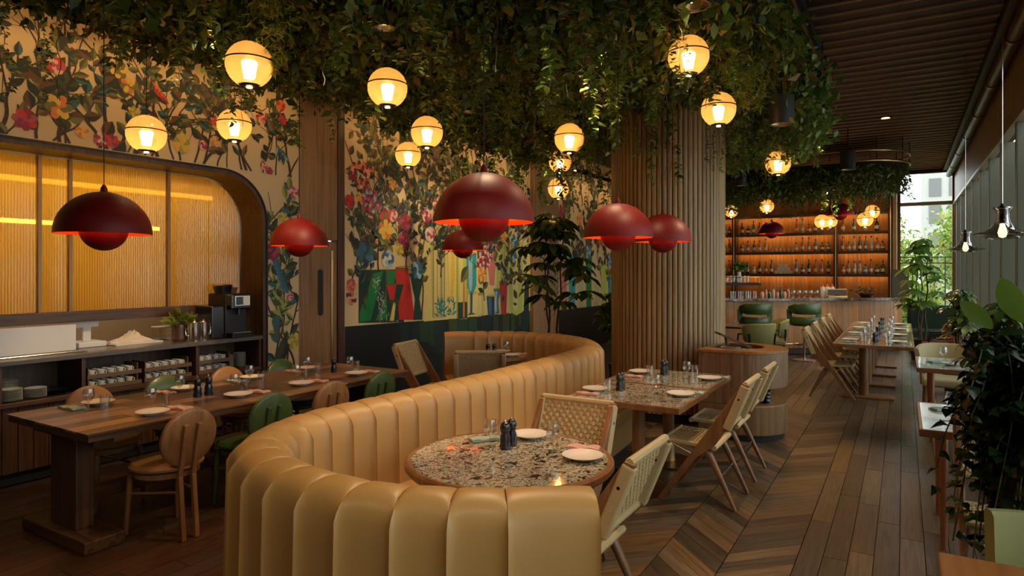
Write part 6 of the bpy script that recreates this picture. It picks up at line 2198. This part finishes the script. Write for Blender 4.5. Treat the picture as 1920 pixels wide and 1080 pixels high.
# ================================================================ standing plants
def palmate_tree(loc, label, h, spread, n_clusters, m, leaf_l, name='leafy_tree', pot_m='black_matt', seed=3, z0=0.35):
    r = np.random.default_rng(seed)
    t = thing(name, loc, label, 'plant')
    MB().lathe([(0, 0), (0.17, 0.0), (0.21, 0.36), (0.22, 0.40), (0.20, 0.40), (0.19, 0.36), (0, 0.36)], 28).build('pot', pot_m, t, smooth=True)
    MB().lathe([(0, 0.365), (0.188, 0.362)], 20).build('soil', 'soil', t)
    Ps, Ds, Ns, Ls = [], [], [], []
    for k in range(3):
        a = k * 2.1 + 0.4
        pts = [(0.05 * math.cos(a), 0.05 * math.sin(a), 0.36)]
        for i in range(1, 9):
            q = i / 8
            pts.append((0.05 * math.cos(a) + 0.16 * spread * q * math.cos(a) + 0.02 * math.sin(i * 2 + k), 0.05 * math.sin(a) + 0.16 * spread * q * math.sin(a), 0.36 + (h * (1 - 0.12 * k) - 0.4) * q))
        MB().tube(pts, [0.018 - 0.0012 * i for i in range(9)], 8).build('stem', 'bark', t, smooth=True)
    pet = MB()
    for c in range(n_clusters):
        q = r.random() ** 0.75
        z = z0 + (h - z0) * (0.12 + 0.88 * q)
        rad = spread * (0.95 - 0.72 * max(0, (q - 0.35) / 0.65)) * math.sqrt(r.random()) * (0.7 if q < 0.2 else 1)
        a = r.uniform(0, 2 * PI)
        e = np.array([rad * math.cos(a), rad * math.sin(a), z])
        b = np.array([0.1 * rad * math.cos(a), 0.1 * rad * math.sin(a), max(0.4, z - 0.15 - 0.2 * rad)])
        pet.tube([tuple(b), tuple((b + e) / 2 + np.array([0, 0, 0.04])), tuple(e)], 0.004, 4)
        nl = r.integers(6, 9)
        up = np.array([math.cos(a) * 0.35, math.sin(a) * 0.35, 1.0])
        for j in range(nl):
            aa = 2 * PI * j / nl + r.uniform(-0.2, 0.2)
            d = np.array([math.cos(aa), math.sin(aa), -0.45 + r.uniform(-0.25, 0.15)])
            Ps.append(e)
            Ds.append(d)
            Ns.append(up + r.normal(0, 0.15, 3))
            Ls.append(leaf_l * r.uniform(0.75, 1.2))
    pet.build('leaf_stalks', 'vine_stem', t)
    V1, T1 = leaf_arrays(Ps, Ds, Ns, Ls, 0.42, [(0, 0.02, 0), (0.25, 0.3, 0.05), (0.6, 0.5, 0.04), (0.85, 0.28, -0.02), (1, 0, -0.1)])
    obj('foliage', tri_mesh('foliage', V1, T1, m, True), t)
    return t


palmate_tree((-4.2, 8.0, 0), 'dark umbrella tree standing between the far booth and the column', 2.5, 0.74, 38, 'tree_leaf', 0.28, seed=4, z0=0.9)
palmate_tree((-3.35, 8.55, 0), 'lower leafy plant tucked behind the booth against the column', 1.45, 0.5, 26, 'tree_leaf', 0.2, name='leafy_plant', seed=8, z0=0.6)
palmate_tree((0.30, 14.6, 0), 'tall bright leafy plant before the garden window', 2.35, 0.42, 26, 'fig_leaf', 0.24, seed=6, z0=0.7)
palmate_tree((0.66, 10.7, 0), 'green leafy plant on the window side of the aisle', 1.5, 0.24, 30, 'tree_leaf', 0.17, seed=9, name='leafy_plant', z0=0.7)
palmate_tree((0.70, 6.55, 0), 'broad dark leafy plant between the two white window tables', 1.45, 0.26, 40, 'tree_leaf', 0.16, seed=12, name='leafy_plant', z0=0.7)

# planter with trailing ivy dividing the window tables, near the camera
pn = thing('trailing_plant', (0.58, 3.60, 0), 'large dark trailing plant in a tall planter at the right edge', 'plant')
MB().box(-0.22, 0.36, -0.16, 0.16, 0.0, 0.98).build('planter', 'black_matt', pn, bevel=0.01)
MB().box(-0.21, 0.35, -0.15, 0.15, 0.975, 0.985).build('soil', 'soil', pn)
r = np.random.default_rng(5)
Ps, Ds, Ns, Ls, Ws = [], [], [], [], []
st = MB()
for k in range(400):
    bx, by = r.uniform(-0.2, 0.34), r.uniform(-0.14, 0.14)
    a = r.uniform(0, 2 * PI)
    if r.random() < 0.55:
        a = r.uniform(PI * 0.65, PI * 1.45)
    out = r.uniform(0.06, 0.30)
    rise = r.uniform(0.08, 0.50)
    drop = r.uniform(0.1, 0.95) * (0.4 if k % 3 == 0 else 1.0)
    pts = []
    for i in range(14):
        q = i / 13
        pts.append(np.array([bx + out * q ** 0.8 * math.cos(a) + 0.012 * math.sin(7 * q + k), by + out * q ** 0.8 * math.sin(a), 0.98 + rise * math.sin(min(1, q * 1.6) * PI * 0.5) - drop * max(0, q - 0.35) ** 1.3 * 1.7]))
    st.tube([tuple(p) for p in pts[::2]], 0.003, 4)
    for i in range(1, 14):
        for rep in range(2):
            if pts[i][2] < 0.45:
                continue
            aa = r.uniform(0, 2 * PI)
            Ps.append(pts[i])
            Ds.append(np.array([math.cos(aa), math.sin(aa), -0.5 + r.uniform(-0.5, 0.4)]))
            Ns.append(np.array([0.4 * math.cos(a), 0.4 * math.sin(a), 1.0]) + r.normal(0, 0.35, 3))
            Ls.append(r.uniform(0.04, 0.075))
st.build('stems', 'vine_stem', pn)
V_, T_ = leaf_arrays(Ps, Ds, Ns, Ls, 0.8, [(0, 0.1, 0), (0.18, 0.5, 0.03), (0.5, 0.42, 0.03), (1, 0, -0.08)])
obj('ivy_leaves', tri_mesh('ivy_leaves', V_, T_, 'ivy_leaf', True), pn)['kind'] = 'stuff'
# big paddle leaves rising from it
for k, (bx, by, a, l, el_) in enumerate(((-0.06, 0.08, 2.4, 0.24, 1.1), (0.02, 0.12, 2.0, 0.20, 0.9), (0.10, 0.05, 0.8, 0.22, 1.2), (-0.12, 0.06, 3.0, 0.18, 0.8), (0.16, 0.1, 1.4, 0.24, 1.2))):
    d = np.array([math.cos(a) * math.cos(el_), math.sin(a) * math.cos(el_), math.sin(el_)])
    base = np.array([bx, by, 1.22])
    MB().tube([tuple(base), tuple(base + d * 0.16 + np.array([0, 0, 0.1]))], 0.005, 5).build('leaf_stalk', 'vine_stem', pn)
    V_, T_ = leaf_arrays([base + d * 0.16 + np.array([0, 0, 0.1])], [d], [np.array([-0.4, -0.8, 0.5])], [l], 0.45, [(0, 0.05, 0), (0.15, 0.3, 0.02), (0.4, 0.5, 0.03), (0.65, 0.45, 0.0), (0.85, 0.26, -0.05), (1, 0, -0.12)])
    obj('paddle_leaf', tri_mesh('paddle_leaf', V_, T_, 'bright_leaf', True), pn)

# ================================================================ garden outside the end window
mat('lawn', (0.10, 0.12, 0.05), 0.9, bump=0.4, bscale=30, vary=0.4)
mat('facade', (0.55, 0.53, 0.50), 0.8, vary=0.06, bscale=3)
mat('facade_dark', (0.20, 0.20, 0.20), 0.3, vary=0.1, bscale=3)
tag(MB().box(-30, 40, 18.4, 70, -0.3, -0.05).build('ground_outside', 'lawn'), 'green garden ground beyond the end window', 'ground', kind='structure')
tag(MB().box(1.7, 40, -30, 18.4, -0.3, -0.05).build('ground_street', 'facade'), 'pale pavement outside the window wall', 'ground', kind='structure')


def garden_tree(loc, h, rad, n, label, seed, base=1.0):
    r = np.random.default_rng(seed)
    t = thing('garden_tree', loc, label, 'tree', group='trees in the garden')
    MB().tube([(0, 0, -0.06), (0.05, 0.02, h * 0.35), (0, 0, h * 0.8)], [0.11, 0.08, 0.03], 8).build('trunk', 'bark', t, smooth=True)
    for k in range(6):
        a = k * 1.05
        MB().tube([(0.02, 0, h * (0.3 + 0.07 * k)), (rad * 0.6 * math.cos(a), rad * 0.6 * math.sin(a), h * (0.45 + 0.07 * k))], [0.04, 0.012], 6).build('branch', 'bark', t, smooth=True)
    c = r.normal(0, 1, (26, 3))
    c /= np.linalg.norm(c, axis=1, keepdims=True)
    c = c * r.uniform(0.45, 0.85, (26, 1)) * np.array([rad, rad, (h - base) * 0.5]) + np.array([0, 0, (h + base) / 2])
    P = c[r.integers(0, 26, n)] + r.normal(0, 0.16 * rad, (n, 3))
    V1, T1 = leaf_arrays(P, r.normal(size=(n, 3)), r.normal(size=(n, 3)), r.uniform(0.10, 0.2, n), 0.5)
    obj('foliage', tri_mesh('foliage', V1, T1, 'outdoor_leaf'), t)['kind'] = 'stuff'


garden_tree((-0.6, 22.3, 0), 3.4, 1.0, 2600, 'pale yellow-green tree at the left of the garden window', 1, 0.8)
garden_tree((1.65, 24.0, 0), 3.8, 1.05, 2600, 'bright green tree at the right of the garden window', 2, 0.8)
garden_tree((0.8, 26.5, 0), 3.2, 1.6, 2200, 'tree between the two nearer ones beyond the garden window', 3, 0.3)
garden_tree((0.6, 20.6, 0), 1.35, 0.8, 1300, 'low green bush right outside the garden window', 5, 0.0)
fc = thing('garden_railing', (0.4, 19.6, 0), 'thin metal railing just outside the garden window', 'railing')
for z in (0.5, 1.9, 2.05):
    MB().tube([(-1.0, 0, z), (1.4, 0, z)], 0.015, 6).build('rail', 'black_steel', fc)
for x in (-0.9, -0.2, 0.5, 1.2):
    MB().tube([(x, 0, -0.05), (x, 0, 2.05)], 0.015, 6).build('post', 'black_steel', fc)
tw = thing('apartment_tower', (3.4, 60, 0), 'pale tower block far beyond the garden', 'building')
MB().box(-2.2, 2.2, 0, 3, -0.05, 14).build('wall', 'facade', tw)
for i in range(3):
    for j in range(6):
        MB().box(-1.7 + i * 1.3, -0.9 + i * 1.3, -0.06, 0.0, 1.2 + j * 2.1, 2.6 + j * 2.1).build('window', 'facade_dark', tw)
